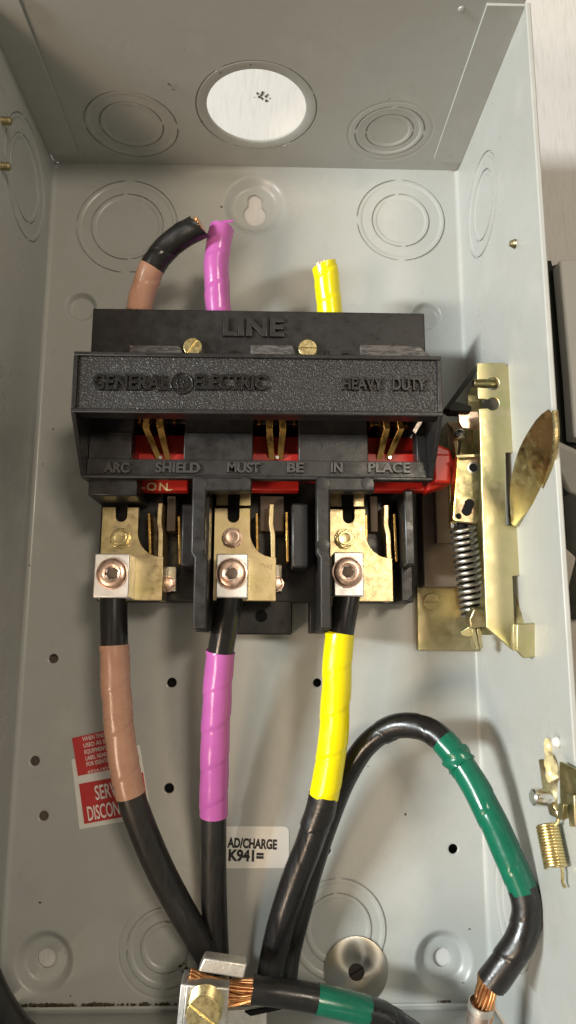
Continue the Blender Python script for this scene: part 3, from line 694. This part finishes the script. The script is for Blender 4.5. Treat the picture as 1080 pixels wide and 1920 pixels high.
# ground loop
G, gq = cable('ground_cable', 'black cable looping up and over with green tape on its falling side',
   [(534, 1850, 12), (545, 1780, 13), (566, 1700, 14), (592, 1610, 16), (617, 1535, 18), (646, 1462, 21), (684, 1400, 27), (730, 1366, 34), (778, 1361, 41), (818, 1378, 48), (852, 1415, 54), (888, 1470, 60), (924, 1540, 66), (958, 1615, 71), (983, 1678, 74), (987, 1722, 75), (974, 1765, 75), (948, 1806, 73), (924, 1838, 71), (912, 1855, 70)], 5.6,
   [('rubber', 0, (820, 1378), -.1, 0, 'jacket'), ('tape_black', (716, 1374), (838, 1398), .3, 26, 'tape_wrap'), ('green', (830, 1390), (982, 1672), .6, 24, 'tape_wrap'), ('tape_black', (980, 1664), .985, .55, 17, 'tape_wrap')])
e = gq[-1]; T = (A(903, 1915, 66) - e).normalized()
strands('bare_strands', [e - T * 6 + T * i * .6 for i in range(34)], 3.7, .7, 15, M['copper'], G, .03)
e2 = A(903, 1880, 68)
cl_ = MB().lathe([(4.9, 0), (5.3, .2), (5.4, 3.2), (5.2, 3.4)], e2, T, 32, capa=False).build('crimp_rim', M['tinned'], G)
MB().lathe([(5.15, 3.0), (5.15, 34)], e2, T, 32, rfun=lambda t, r, h: 1 + .02 * math.sin(3 * t + h)).build('crimp_barrel', mat('tin_worn_copper_barrel', (.62, .42, .34), .4, 1, var=[(.74, .66, .60), (.52, .30, .22)], vscale=120, stretch=(3, .6, 1), bump=.3, bscale=500), G)
# crumpled turn of green tape
j = nearest(gq, 846, 1420); pj = cut(gq, j - .004, j + .022)
MB().tube(pj, 6.9, 36, rmod=lambda t, L: .5 * math.sin(4 * t + L)).build('tape_wrap', M['green'], G)

# ================================================================== GROUND LUG AND ITS CABLE
gl = thing('ground_lug', 'plated ground lug with a big slotted brass screw clamping bare copper strands', 'lug', (*A2(385, 1905, 40), 22))
zl = 52
c_ = A(384, 1908, zl)
def rotbox(cx, cy, hx, hy, ang):
    pts = [(-hx, -hy), (hx, -hy), (hx, hy), (-hx, hy)]
    return [(cx + p[0] * math.cos(ang) - p[1] * math.sin(ang), cy + p[0] * math.sin(ang) + p[1] * math.cos(ang)) for p in pts]
MB().prism(rotbox(c_.x, c_.y, 9.6, 12.4, -.08), 44, zl).build('clamp_plate', M['tinned'], gl, bevel=.6)
MB().prism(rotbox(c_.x - 11.0, c_.y + 1.6, 1.2, 9.5, -.08), 32, zl - 5).build('side_cheek', M['alu'], gl, bevel=.4)
MB().box(c_.x - 9, c_.x + 9, -HH + .5, c_.y + 4, 22, 30).build('bracket', M['zinc'], gl, bevel=.6)
MB().box(c_.x - 6, c_.x + 6, c_.y - 10, c_.y + 4, 29, 45).build('post', M['alu'], gl, bevel=.4)
so = A(383, 1893, zl + 7); so.z = zl - .2
th_ = [(7.4, 0)]
for i in range(6): th_ += [(7.9, i * 1.2 + .4), (7.2, i * 1.2 + 1.0)]
ax = Vector((-.04, -.20, 1)).normalized()
MB().lathe(th_ + [(7.2, 7.4)], so, ax, 36).build('screw_thread', M['screwbrass'], gl, smooth=20)
slotted('screw_head', so + ax * 7.0, 7.3, 2.0, gl, M['screwbrass'], ang=.95)
bb = [A(371, 1822, 50), A(383, 1796, 50), A(463, 1808, 50), A(457, 1836, 50)]
MB().slab(bb, 8).build('pressure_bar', M['tinned'], gl, bevel=.7)
gp = [A(*p) for p in ((352, 1838, 42), (400, 1856, 42), (440, 1860, 42.5), (482, 1858, 43))]
GC, gcp = cable('ground_pigtail', 'short black cable with a green tape band leaving the ground lug', [(477, 1856, 43), (520, 1861, 43.5), (580, 1870, 43), (640, 1883, 42), (690, 1896, 40), (735, 1915, 36), (790, 1955, 28), (820, 2010, 20)], 5.7,
   [('tape_black', 0, (598, 1872), .35, 0, 'jacket'), ('green', (593, 1871), (690, 1894), .6, 0, 'tape_wrap'), ('tape_black', (686, 1893), (742, 1918), .3, 13, 'tape_wrap'), ('rubber', .3, 1, -.1, 0, 'jacket')])
strands('bare_strands', spline([gp[0], gp[1], gp[2], gp[3], A(500, 1859, 43.3)], .9), 4.4, .72, 17, M['copper'], GC, .05)
ls = MB()
for k in range(9):
    y0 = random.uniform(-4, 5); q0 = gp[3] + Vector((1, y0 * .6, 4.2 + random.uniform(-1, 1))); q1 = gp[2] + Vector((random.uniform(-2, 2), y0, 5.5 + random.uniform(-.5, 1.5))); q2 = gp[1] + Vector((random.uniform(-3, 9), y0 * 1.3 + random.uniform(-2, 2), 5 + random.uniform(-1, 2)))
    ls.tube(spline([q0, q1, q2], .8), .55, 7)
ls.build('loose_strands', M['copper'], GC, smooth=60)
e = gcp[0]; MB().lathe([(6.1, 0), (6.0, -.8), (4.6, -.9)], e, (gcp[1] - gcp[0]), 36, rfun=lambda t, r, h: 1 + .03 * math.sin(4 * t)).build('cut_end', M['tape_black'], GC)
MB().slab([A(458, 1898, 32), A(530, 1886, 32), A(545, 1890, 32), A(470, 1906, 32)], 2).build('insulating_strip', M['dark'], gl, bevel=.3)
MB().box(c_.x + 2, A(500, 1890, 30).x, -HH + .5, A(500, 1893, 30).y, 27, 30.2).build('bracket_arm', M['tinned'], gl, bevel=.4)

# cable crossing the lower left corner
cable('loose_cable', 'black cable crossing the lower left corner of the enclosure', [(-75, 1720, 70), (-48, 1780, 66), (-22, 1845, 62), (0, 1888, 58), (36, 1938, 52), (96, 2000, 40), (130, 2050, 25)], 6.5,
   [('jacket', 0, 1, 0, 0, 'jacket')])

# ================================================================== LABELS
def label_quad(px, z, th, name, mt, parent): return MB().prism([A2(*p, z) for p in px], z - th, z).build(name, mt, parent, smooth=0)
lb = thing('service_label', 'red and white service disconnect label sheet stuck behind the brown taped cable', 'label', (*A2(205, 1470, 0), .05))
label_quad([(134, 1424), (262, 1397), (284, 1531), (149, 1555)], .25, .2, 'backing_sheet', M['label_white'], lb)
label_quad([(135, 1384), (238, 1361), (249, 1435), (146, 1455)], .5, .24, 'instruction_panel', M['label_red'], lb)
label_quad([(148, 1470), (268, 1448), (279, 1523), (158, 1545)], .5, .24, 'title_panel', M['label_red'], lb)
def label_text(body, p0, p1, hpx, mt, parent, z, bold=.0, xfit=True):
    """flat print between two photo points on level z"""
    a, b = A(*p0, z), A(*p1, z); d = b - a; ang = math.atan2(d.y, d.x); h = hpx * (A(p0[0], p0[1], z).y - A(p0[0], p0[1] + 1, z).y)
    o = text(body, h / .73, .06, mt, parent, (0, 0, 0), bold=bold)
    org = ORG[o.name]; vs = [v.co + org * MM for v in o.data.vertices]; xs_ = [v.x for v in vs]; k = d.length * MM / (max(xs_) - min(xs_)); mn = min(xs_)
    for v, co in zip(o.data.vertices, vs):
        x = (co.x - mn) * k; y = co.y; v.co = Vector((a.x * MM + x * math.cos(ang) - y * math.sin(ang), a.y * MM + x * math.sin(ang) + y * math.cos(ang), z * MM + co.z)) - org * MM
    return o
rows = [('WHEN THIS SWITCH IS', 155, 1390), ('USED AS SERVICE', 157, 1402), ('EQUIPMENT PLACE', 159, 1414), ('LABEL NEAR HANDLE', 161, 1426), ('FOR IDENTIFICATION', 163, 1437)]
ends = [250, 240, 238, 246, 250]
for (b_, x_, y_), e_ in zip(rows, ends): e_ = x_ + (e_ - x_) * .82; label_text(b_, (x_, y_), (e_, y_ - (e_ - x_) * .215), 8.2, M['white_ink'], lb, .55, .03)
label_text('692A182993P3', (165, 1450), (228, 1437), 5.5, M['white_ink'], lb, .55)
label_text('SERVICE', (180, 1500), (247, 1486), 28, M['white_ink'], lb, .55, .12)
label_text('DISCONNECT', (166, 1539), (268, 1518), 28, M['white_ink'], lb, .55, .12)
cl2 = thing('charge_label', 'white rounded label printed AD/CHARGE and K941= between purple and yellow cables', 'label', (*A2(470, 1585, 0), .05))
rp = []
a, b = A(392, 1628, 0), A(542, 1549, 0)
for (cx, cy, t0) in ((b.x - 3, b.y - 3, 0), (a.x + 3, b.y - 3, PI / 2), (a.x + 3, a.y + 3, PI), (b.x - 3, a.y + 3, 3 * PI / 2)):
    rp += [(cx + 3 * math.cos(t0 + PI / 2 * i / 6), cy + 3 * math.sin(t0 + PI / 2 * i / 6)) for i in range(7)]
MB().prism([(p[0], p[1]) for p in rp], .05, .25).build('label_sheet', M['label_white'], cl2, smooth=0)
label_text('AD/CHARGE', (426, 1588), (519, 1592), 18, M['ink'], cl2, .3, .3)
label_text('K941=', (428, 1613), (494, 1615), 21, M['ink'], cl2, .3, .34)

# ================================================================== CONICAL WASHER
wo = A(668, 1822, 1.5)
wa = thing('conical_washer', 'dished steel washer with a dark slotted screw in its centre, lying on the back panel', 'washer', (wo.x, wo.y, 0))
MB().lathe([(4.0, 1.3), (4.1, 1.85), (4.4, 1.9), (16.0, .75), (16.3, .6), (16.3, .02), (4.0, .8)], (wo.x, wo.y, 0), seg=96, capa=False, capb=False).build('dished_ring', M['washer'], wa, smooth=40)
slotted('screw', (wo.x, wo.y, .1), 4.0, 1.2, wa, mat('dark_screw', (.035, .026, .022), .55, .5), ang=-1.1, sw_=.7)

# ================================================================== OPERATING MECHANISM
op = thing('operating_mechanism', 'yellow zinc plated operating mechanism with lever channel and coil spring by the right wall', 'mechanism', (*A2(880, 1000, 0), 0))
# base plate with screw
a, b = A(781, 1099, 6), A(962, 1220, 6)
bpz = MB().box(a.x, b.x, b.y, a.y, 0.02, 6).build('base_plate', M['zincdull'], op, bevel=.5)
s_ = A(811, 1128, 9); slotted('plate_screw', (s_.x, s_.y, 5.9), 4.6, 2.6, bpz, M['zincdull'], ang=1.57)
# dark inner carrier plate behind spring
a, b = A(790, 905, 20), A(862, 1100, 20); MB().box(a.x, b.x, b.y, a.y, 5, 20).build('inner_plate', M['brownfibre'], op, bevel=.5)
a, b = A(816, 900, 26), A(852, 1018, 26); MB().box(a.x, b.x, b.y, a.y, 19, 26).build('inner_bar', M['brownfibre'], op, bevel=.4)
a, b = A(838, 790, 30), A(905, 990, 30); MB().box(a.x, b.x + 3, b.y, a.y, 4, 30).build('inner_bracket', M['zincdull'], op, bevel=.5)
# lever channel (front face) with two side slots
ZC = 72
ch = [(894, 680), (946, 680), (958, 692), (962, 848), (948, 848), (949, 985), (974, 985), (975, 1078), (961, 1080), (965, 1175), (966, 1219), (958, 1216), (912, 1176), (906, 1000), (899, 772)]
def slotpts(x0, xc, yc, r, rs):
    # slot entering from the left edge ending in a round eye
    return [(x0, yc - rs)] + [(xc - r * math.cos(t) , yc - r * math.sin(t)) for t in [(.75 + (2 * PI - 1.5) * i / 14) for i in range(15)]] + [(x0, yc + rs)]
left_edge = [(899, 772)] + slotpts(897, 924, 757, 12, 9)[::-1] + slotpts(895, 924, 719, 12, 7)[::-1]
poly = ch[:-1] + left_edge
face = MB().prism([A2(*p, ZC) for p in poly], ZC - 2.2, ZC).build('lever_channel', M['zinc'], op, bevel=.35)
# right hand flange of the channel and its folded back edges
a, b = A(957, 700, ZC), A(962, 848, ZC)
MB().box(a.x - .2, a.x + 2.0, b.y, a.y, ZC - 16, ZC - .6).build('channel_flange', M['zinc'], face, bevel=.4)
a, b = A(967, 987, ZC), A(974, 1077, ZC); MB().box(a.x - .2, a.x + 2.0, b.y, a.y, ZC - 16, ZC - .4).build('channel_flange', M['zinc'], face, bevel=.4)
MB().box(A(914, 900, ZC).x, A(935, 900, ZC).x, A(900, 1190, ZC).y, A(900, 700, ZC).y, 50, 52).build('channel_back', M['zincdull'], face)
MB().box(A(915, 900, ZC).x, A(917, 900, ZC).x + 1, A(900, 1150, ZC).y, A(900, 780, ZC).y, 6, 51).build('channel_web', M['zincdull'], face)
e_ = A(925, 907, ZC); MB().prism([(e_.x - 2.2, e_.y + 1.5), (e_.x + 2.4, e_.y + 1.5), (e_.x + 2.4, e_.y + .8), (e_.x - 2.2, e_.y + .8)], ZC - .1, ZC + .35).build('punch_mark', M['zinc'], face, bevel=.15)
# pin in the upper slot
MB().lathe([(2.3, -6), (2.3, 5), (1.8, 5.6)], A(908, 719, 66), (-1, 0, 0), 18).build('pivot_pin', M['zincdull'], op)
# triangular stop bracket on the left, its shadow side coloured black
tr = [A(893, 684, 70), A(893, 699, 69), A(850, 757, 62), A(880, 766, 62), A(880, 776, 62), A(842, 775, 62), A(833, 766, 63)]
MB().prism([(p.x, p.y) for p in tr], 57, 66).build('stop_bracket', M['blackshade'], op, bevel=.4)
MB().slab([A(893, 684, 72), A(895, 694, 72), A(839, 768, 66.5), A(834, 764, 66.5)], 1.2).build('stop_bracket_rim', M['blackshade'], op, bevel=.2)
MB().slab([A(878, 740, 58), A(898, 712, 58), A(898, 780, 58), A(878, 778, 58)], 1.5).build('stop_bracket_web', M['zincdull'], op)
# linkage bits
MB().slab([A(859, 775, 62), A(872, 771, 62), A(900, 771, 62), A(900, 806, 62), A(868, 803, 62), A(860, 792, 62)], 1.8).build('latch_tab', M['setscrew'], op, bevel=.4)
MB().slab([A(840, 792, 50), A(848, 800, 52), A(860, 830, 54), A(858, 852, 54), A(854, 852, 54), A(850, 825, 54)], 7).build('latch_cheek', M['zincdull'], op, bevel=.4)
MB().slab([A(866, 806, 50), A(899, 804, 50), A(899, 856, 50), A(862, 852, 50)], 10).build('latch_body', M['zincdull'], op, bevel=.6)
MB().lathe([(2.6, 0), (2.6, 2.6), (2.0, 3.2), (.3, 3.4)], A(864, 817, 54), (-.5, .2, 1), 18).build('rivet', M['chrome'], op)
# toggle link: long tray with a hole and a slot
lk = [(857, 862), (899, 852), (901, 970), (893, 982), (852, 978), (848, 968)]
lz = 63
def ringhole(mb, c, r, depth, z): mb.lathe([(r + .9, .0), (r + .8, .35), (r, .4), (r - .1, -depth)], (c.x, c.y, z), seg=24, capa=False)
tk = MB().prism([A2(*p, lz) for p in lk], lz - 2, lz).build('toggle_link', M['zincdull'], op, bevel=.5)
MB().slab([A(857, 858, 65), A(861, 858, 65), A(853, 976, 65), A(849, 974, 65)], 8).build('link_edge', M['brass'], tk, bevel=.3)
MB().slab([A(855, 852, 66), A(899, 850, 66), A(899, 857, 66), A(858, 859, 66)], 4).build('link_edge', M['zincdull'], tk, bevel=.4)
mbh = MB(); hc = A(887, 877, lz); ringhole(mbh, hc, 2.1, .0, lz - .15); mbh.build('eyelet', M['steel'], tk)
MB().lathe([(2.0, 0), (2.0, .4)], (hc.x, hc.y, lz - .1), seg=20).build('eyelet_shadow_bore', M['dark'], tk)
sl = []
for (cx, cy, t0) in ((880, 945, 0), (875, 958, PI)):
    c0 = A(cx, cy, lz); sl += [(c0.x + 2.5 * math.cos(t0 + PI * i / 10), c0.y + 2.5 * math.sin(t0 + PI * i / 10)) for i in range(11)]
MB().prism(sl, lz - .1, lz + .15).build('slot_shade_patch', M['dark'], tk)  # dark patches laid on the link for the shade in its openings
c0 = A(860, 968, lz); MB().lathe([(1.5, -.1), (1.5, .15)], (c0.x, c0.y, lz), seg=16).build('slot_shade_patch', M['dark'], tk)
# coil spring on a guide
s0, s1 = A(867, 985, 54), A(889, 1158, 44); turns = 15.5; ax = (s1 - s0); n_ = int(turns * 22)
u_ = ax.normalized().orthogonal().normalized(); v_ = ax.normalized().cross(u_)
hel = [s0 + ax * (i / n_) + (u_ * math.cos(2 * PI * turns * i / n_) + v_ * math.sin(2 * PI * turns * i / n_)) * 5.6 for i in range(n_ + 1)]
MB().tube(hel, 1.05, 10).build('coil_spring', M['steel'], op, smooth=80)
MB().tube([s0 - ax.normalized() * 6, s1], 2.6, 12).build('spring_guide', M['dark'], op)
# spring seat with twin guide strips
MB().slab([A(879, 1160, 55), A(888, 1142, 57), A(910, 1141, 57), A(913, 1175, 55), A(882, 1180, 55)], 9).build('spring_seat', M['zincdull'], op, bevel=.8)
MB().slab([A(862, 1184, 46), A(884, 1172, 50), A(912, 1175, 50), A(912, 1185, 50), A(880, 1196, 48), A(864, 1192, 46)], 3).build('spring_cup', M['zincdull'], op, bevel=.6)
for k in (0, 1):
    MB().slab([A(884 + 10 * k, 1178, 52), A(891 + 10 * k, 1178, 52), A(899 + 7 * k, 1216, 48), A(892 + 7 * k, 1220 - 4 * k, 48)], 6).build('guide_strip', M['zinc'], op, bevel=.3)
# handle cam plate leaning out over the wall edge
cp = [(1029, 767, 126), (1006, 786, 118), (975, 838, 104), (960, 890, 92), (956, 930, 82), (958, 976, 76), (1043, 773, 129), (1042, 812, 127), (1035, 862, 120), (1021, 914, 106), (992, 953, 90), (965, 986, 76)]
def camplate(pts, t):
    """curved sheet: outline points with their own levels, filled as a strip, thickness t towards the right wall"""
    left = [A(*p) for p in pts[:6]]; right = [A(*p) for p in pts[6:]]
    n = 16; mb = MB(); top = []
    la = spline(left, 2); ra = spline(right, 2)
    def smp(l, f): 
        i = f * (len(l) - 1); k = min(int(i), len(l) - 2); return l[k].lerp(l[k + 1], i - k)
    rows = [[smp(la, i / n).lerp(smp(ra, i / n), j / 6) + Vector((0, 0, -1.6 * math.sin(PI * j / 6))) for j in range(7)] for i in range(n + 1)]
    off = Vector((.62, -.1, -.78)) * t
    vs = [p for r in rows for p in r] + [p + off for r in rows for p in r]; K = 7 * (n + 1); fs = []
    for i in range(n):
        for j in range(6):
            a = i * 7 + j; fs.append((a, a + 7, a + 8, a + 1)); fs.append((K + a, K + a + 1, K + a + 8, K + a + 7))
        a = i * 7; fs.append((a, K + a, K + a + 7, a + 7)); a = i * 7 + 6; fs.append((a, a + 7, K + a + 7, K + a))
    for j in range(6):
        fs.append((j, j + 1, K + j + 1, K + j)); a = n * 7 + j; fs.append((a, K + a, K + a + 1, a + 1))
    return mb.add(vs, fs)
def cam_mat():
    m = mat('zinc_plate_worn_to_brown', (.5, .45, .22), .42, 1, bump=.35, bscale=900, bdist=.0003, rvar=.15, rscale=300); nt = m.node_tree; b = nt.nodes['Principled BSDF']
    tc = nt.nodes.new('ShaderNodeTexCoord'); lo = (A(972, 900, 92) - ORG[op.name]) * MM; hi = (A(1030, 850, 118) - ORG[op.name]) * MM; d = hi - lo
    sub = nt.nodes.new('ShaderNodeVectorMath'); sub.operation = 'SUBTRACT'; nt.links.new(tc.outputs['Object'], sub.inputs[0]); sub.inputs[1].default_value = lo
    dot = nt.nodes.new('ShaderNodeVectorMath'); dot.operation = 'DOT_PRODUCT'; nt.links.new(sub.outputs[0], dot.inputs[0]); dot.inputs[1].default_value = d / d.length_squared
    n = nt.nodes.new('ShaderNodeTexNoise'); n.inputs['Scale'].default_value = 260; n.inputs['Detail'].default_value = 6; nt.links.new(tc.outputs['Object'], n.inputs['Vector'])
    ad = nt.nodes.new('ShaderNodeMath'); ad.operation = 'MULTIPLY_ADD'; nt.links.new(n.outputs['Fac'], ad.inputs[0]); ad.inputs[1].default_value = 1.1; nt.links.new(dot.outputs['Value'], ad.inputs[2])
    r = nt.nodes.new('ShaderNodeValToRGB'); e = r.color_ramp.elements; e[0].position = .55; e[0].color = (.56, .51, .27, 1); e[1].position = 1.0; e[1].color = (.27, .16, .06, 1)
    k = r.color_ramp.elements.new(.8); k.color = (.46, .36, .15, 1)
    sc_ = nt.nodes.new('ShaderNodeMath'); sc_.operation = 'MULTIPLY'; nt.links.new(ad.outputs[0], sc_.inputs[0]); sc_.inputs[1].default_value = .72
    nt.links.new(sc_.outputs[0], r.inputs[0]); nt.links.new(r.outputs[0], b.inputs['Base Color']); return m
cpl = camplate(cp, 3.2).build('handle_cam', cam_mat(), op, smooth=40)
# bright worn rim along the right edge of the cam
MB().tube(spline([A(1037, 769, 128) + Vector((1, 0, -.6)), A(1042, 815, 127) + Vector((.6, 0, -.8)), A(1036, 862, 120) + Vector((.5, 0, -.8)), A(1022, 914, 106)], 1.5), 1.3, 8).build('cam_edge', M['screwbrass'], cpl)
MB().lathe([(4, -2), (4, 6)], A(966, 962, 66), (1, 0, 0), 24).build('cam_shaft', M['zincdull'], op)
# lower catch: gusset and square tab
MB().slab([A(966, 1112, 66), A(972, 1118, 67), A(1022, 1168, 84), A(1016, 1175, 84), A(968, 1172, 72), A(966, 1172, 70)], 2).build('catch_gusset', M['zinc'], op, bevel=.3)
MB().slab([A(969, 1170, 88), A(1019, 1168, 88), A(1022, 1174, 88), A(1014, 1232, 86), A(982, 1235, 85), A(968, 1220, 86)], 2.4).build('catch_tab', M['zinc'], op, bevel=.6)
MB().slab([A(966, 1172, 85), A(969, 1170, 88), A(968, 1220, 86), A(964, 1218, 72)], 1.6).build('catch_side', M['zinc'], op, bevel=.2)
a, b = A(962, 1120, 60), A(985, 1200, 60); MB().box(a.x, 124.9, b.y + 4, a.y - 2, 58, 62).build('catch_arm', M['zincdull'], op, bevel=.3)

# ================================================================== LATCH ON THE RIGHT WALL
lt = thing('door_latch', 'small zinc latch bracket with a bright rivet and yellow grease on the right wall', 'latch', tuple(onX(1040, 1480, HW)))
MB().slab([A(1009, 1424, 96), A(1052, 1424, 104), A(1062, 1480, 106), A(1046, 1536, 102), A(1030, 1528, 97), A(1017, 1480, 95)], 2).build('latch_plate', M['zincdull'], lt, bevel=.4)
W_ = HW - 2.2
MB().slab([onX(1048, 1428, W_ - 2), onX(1084, 1446, W_), onX(1084, 1490, W_), onX(1070, 1490, W_), onX(1062, 1536, W_ - 1), onX(1050, 1530, W_ - 2)], 1.6).build('latch_plate', M['zincdull'], lt, bevel=.4)
MB().slab([onX(1071, 1488, W_), onX(1086, 1490, W_), onX(1088, 1550, W_), onX(1077, 1550, W_)], 2).build('latch_finger', M['zincdull'], lt, bevel=.5)
MB().slab([onX(1056, 1506, W_ - 3), onX(1066, 1508, W_ - 3), onX(1062, 1538, W_ - 3), onX(1053, 1536, W_ - 3)], 2).build('latch_finger', M['zincdull'], lt, bevel=.5)
ro = A(1036, 1496, 97); MB().lathe([(3.5, 0), (3.6, 6), (3.3, 8.2), (2.6, 8.8)], ro, (-1, .06, .10), 28).build('rivet', M['chrome'], lt)
MB().box(ro.x - 1, HW - .1, ro.y - 3, ro.y + 8, 92, 96).build('latch_foot', M['zincdull'], lt)
gb = MB()
gpth = [onX(1028, 1384, HW - .6), onX(1029, 1405, HW - .8), A(1031, 1418, 99), A(1034, 1435, 103), A(1036, 1450, 104), A(1042, 1462, 105)]
gb.tube(spline(gpth, .8), lambda L: 1.2 + .10 * L, 12, rmod=lambda t, L: .35 * math.sin(3 * t + L * .8) + .2 * math.sin(5 * t - L)).build('grease_smear', M['wax'], lt)
MB().lathe([(1.9, 0), (2.2, 1.2), (1.6, 2.4), (.2, 2.9)], onX(1049, 1391, HW), (-1, 0, .1), 18).build('paint_bump', M['label_white'], lt)

es = thing('extension_spring', 'close-wound brass coloured extension spring hanging from the latch on the right wall', 'spring', tuple(A(1034, 1600, 92)))
s0, s1 = onX(1026, 1546, HW - 5.6), onX(1042, 1626, HW - 5.6); turns = 14.0; ax = s1 - s0; n_ = int(turns * 22)
u_ = ax.normalized().orthogonal().normalized(); v_ = ax.normalized().cross(u_)
hel = [s0 + ax * (i / n_) + (u_ * math.cos(2 * PI * turns * i / n_) + v_ * math.sin(2 * PI * turns * i / n_)) * 3.9 for i in range(n_ + 1)]
MB().tube(hel, .62, 10).build('coil', M['screwbrass'], es, smooth=80)
MB().tube(spline([onX(1040, 1548, HW - 4), onX(1046, 1540, HW - 3), onX(1046, 1525, HW - 3), onX(1040, 1512, HW - 3.5), onX(1038, 1506, HW - 4)], .8), .65, 10).build('hook', M['screwbrass'], es)
MB().tube(spline([onX(1053, 1624, HW - 2.4), onX(1055, 1640, HW - 2.4), onX(1055, 1655, HW - 2.4), onX(1060, 1664, HW - 2)], .8), .65, 10).build('hook', M['screwbrass'], es)

# screws through the walls
for i, (px, py, X, lab) in enumerate(((967, 457, HW, 'brass screw tip poking through the right wall above the mechanism'), (4, 227, -HW, 'brass screw tip through the left wall, higher of the two'), (2, 312, -HW, 'brass screw tip through the left wall, lower of the two'))):
    o_ = onX(px, py, X); s = -1 if X > 0 else 1; pr = [(2.0, -1.5)]
    L_ = 2.4 if X > 0 else 4.2
    for k in range(int(L_ / .8)): pr += [(2.15, k * .8 + .3), (1.8, k * .8 + .7)]
    t_ = MB().lathe(pr + [(1.4, L_ + .4), (.3, L_ + .6)], o_, (s, 0, 0), 20).build('screw_tip', M['zincdull'], None, smooth=20)
    tag(t_, lab, 'screw', 'screw tips in the walls')

# ================================================================== OUTSIDE RIGHT: HANDLE PARTS ON THE BENCH
pl_ = MB().prism([A2(*p, BZ + 5) for p in ((985, 489), (1034, 488), (1036, 498), (1047, 494), (1056, 640), (1075, 800), (1110, 1000), (1180, 1400), (985, 1400))], BZ, BZ + 5).build('gap_shade_plate', M['blackshade'], None, bevel=.5)  # black plate put in for the shade of the gap beside the wall
tag(pl_, 'black flat plate standing in for the shaded gap along the right wall of the enclosure', 'plate')
ps = MB().prism([A2(*p, 10) for p in ((1049, 487), (1400, 470), (1400, 830), (1076, 820), (1068, 700))], BZ + 5.1, 10).build('pale_panel', M['housing'], None, bevel=1.2)
tag(ps, 'pale grey panel beside the black plate outside the enclosure', 'panel')
hl = thing('handle_casting', 'grey painted handle casting outside the right wall', 'handle', (*A2(1080, 900, 40), BZ))
MB().slab([A(1020, 822, 50), A(1050, 831, 50), A(1090, 850, 50), A(1160, 870, 50), A(1160, 960, 40), A(1066, 925, 40), A(1050, 890, 44)], 14).build('handle_arm', M['grey_cast'], hl, bevel=1.5)
MB().slab([A(1035, 1005, 52), A(1054, 1022, 52), A(1081, 1046, 52), A(1066, 1104, 48), A(1052, 1086, 48), A(1030, 1080, 48)], 12).build('handle_claw', M['beige'], hl, bevel=1.2)
MB().slab([A(1052, 1168, 50), A(1140, 1160, 50), A(1140, 1500, 45), A(1062, 1500, 45)], 16).build('handle_foot', M['beige'], hl, bevel=1.5)
a, b = A(1075, 900, 40), A(1075, 1300, 40); MB().box(a.x + 12, a.x + 60, b.y, a.y, BZ, 34).build('handle_body', M['grey_cast'], hl, bevel=1)

# ================================================================== CRUMBS ALONG THE BOTTOM BEND
mb = MB()
def crumb(p, r):
    n = Vector((random.uniform(-1, 1), random.uniform(-1, 1), random.uniform(-1, 1)))
    vs = [Vector((math.cos(t) * random.uniform(.4, 1.2), math.sin(t) * random.uniform(.4, 1.2), random.uniform(-.2, .2))) * r for t in [2 * PI * k / 5 for k in range(5)]]
    b = [p + v for v in vs] + [p + Vector((0, 0, r * random.uniform(.4, .9))), p - Vector((0, 0, r * .3))]
    mb.add(b, [(k, (k + 1) % 5, 5) for k in range(5)] + [((k + 1) % 5, k, 6) for k in range(5)])
for i in range(300):
    px = random.choice([random.gauss(85, 26), random.uniform(45, 330), random.gauss(180, 8)]); p = A(px, 1891 + random.gauss(0, 3.5), .4)
    if p.x < -119: continue
    crumb(Vector((p.x, max(p.y, -HH + 3), .3)), random.uniform(.4, 1.3))
for i in range(16): p = A(838 + random.gauss(0, 8), 1892 + random.gauss(0, 4), .4); crumb(Vector((p.x, max(p.y, -HH + 3), .4)), random.uniform(.4, 1.1))
for i in range(14): p = A(345 + random.gauss(0, 7), 1812 + random.gauss(0, 9), .4); crumb(p, random.uniform(.4, 1.0))
for (px, py) in ((132, 1867), (122, 1785), (75, 1692), (100, 805), (25, 700), (80, 870), (55, 1060), (690, 1437), (760, 1527), (868, 1843), (720, 1890), (880, 1742), (415, 388), (347, 575), (428, 1200)): crumb(A(px, py, .3), random.uniform(.4, .8))
d_ = mb.build('crumbs', M['debris'], None, smooth=0); tag(d_, 'dark dirt and brass crumbs strewn along the bottom bend', 'debris', kind='stuff')
# scuff marks on the top wall and a splinter seen on the bench through the round hole
mb = MB()
for (px, py) in ((305, 152), (316, 158), (322, 162), (325, 168), (330, 160), (345, 92), (378, 228), (413, 137), (460, 124), (470, 122)):
    p = onY(px, py, -.25); crumb(p, random.uniform(.35, .8))
d_ = mb.build('scuff_marks', M['debris'], None, smooth=0); tag(d_, 'small dark chips in the paint of the top wall near the round hole', 'debris', kind='stuff')
d_ = MB()
p = A(490, 181, BZ + .4); mb = d_
for k in range(12): crumb(p + Vector((random.gauss(0, 3), random.gauss(0, 1.5), 0)), random.uniform(.5, 1.6))
d_ = d_.build('dirt_spot', M['debris'], None, smooth=0); tag(d_, 'dark dirt spot on the bench seen through the round hole', 'debris', kind='stuff')
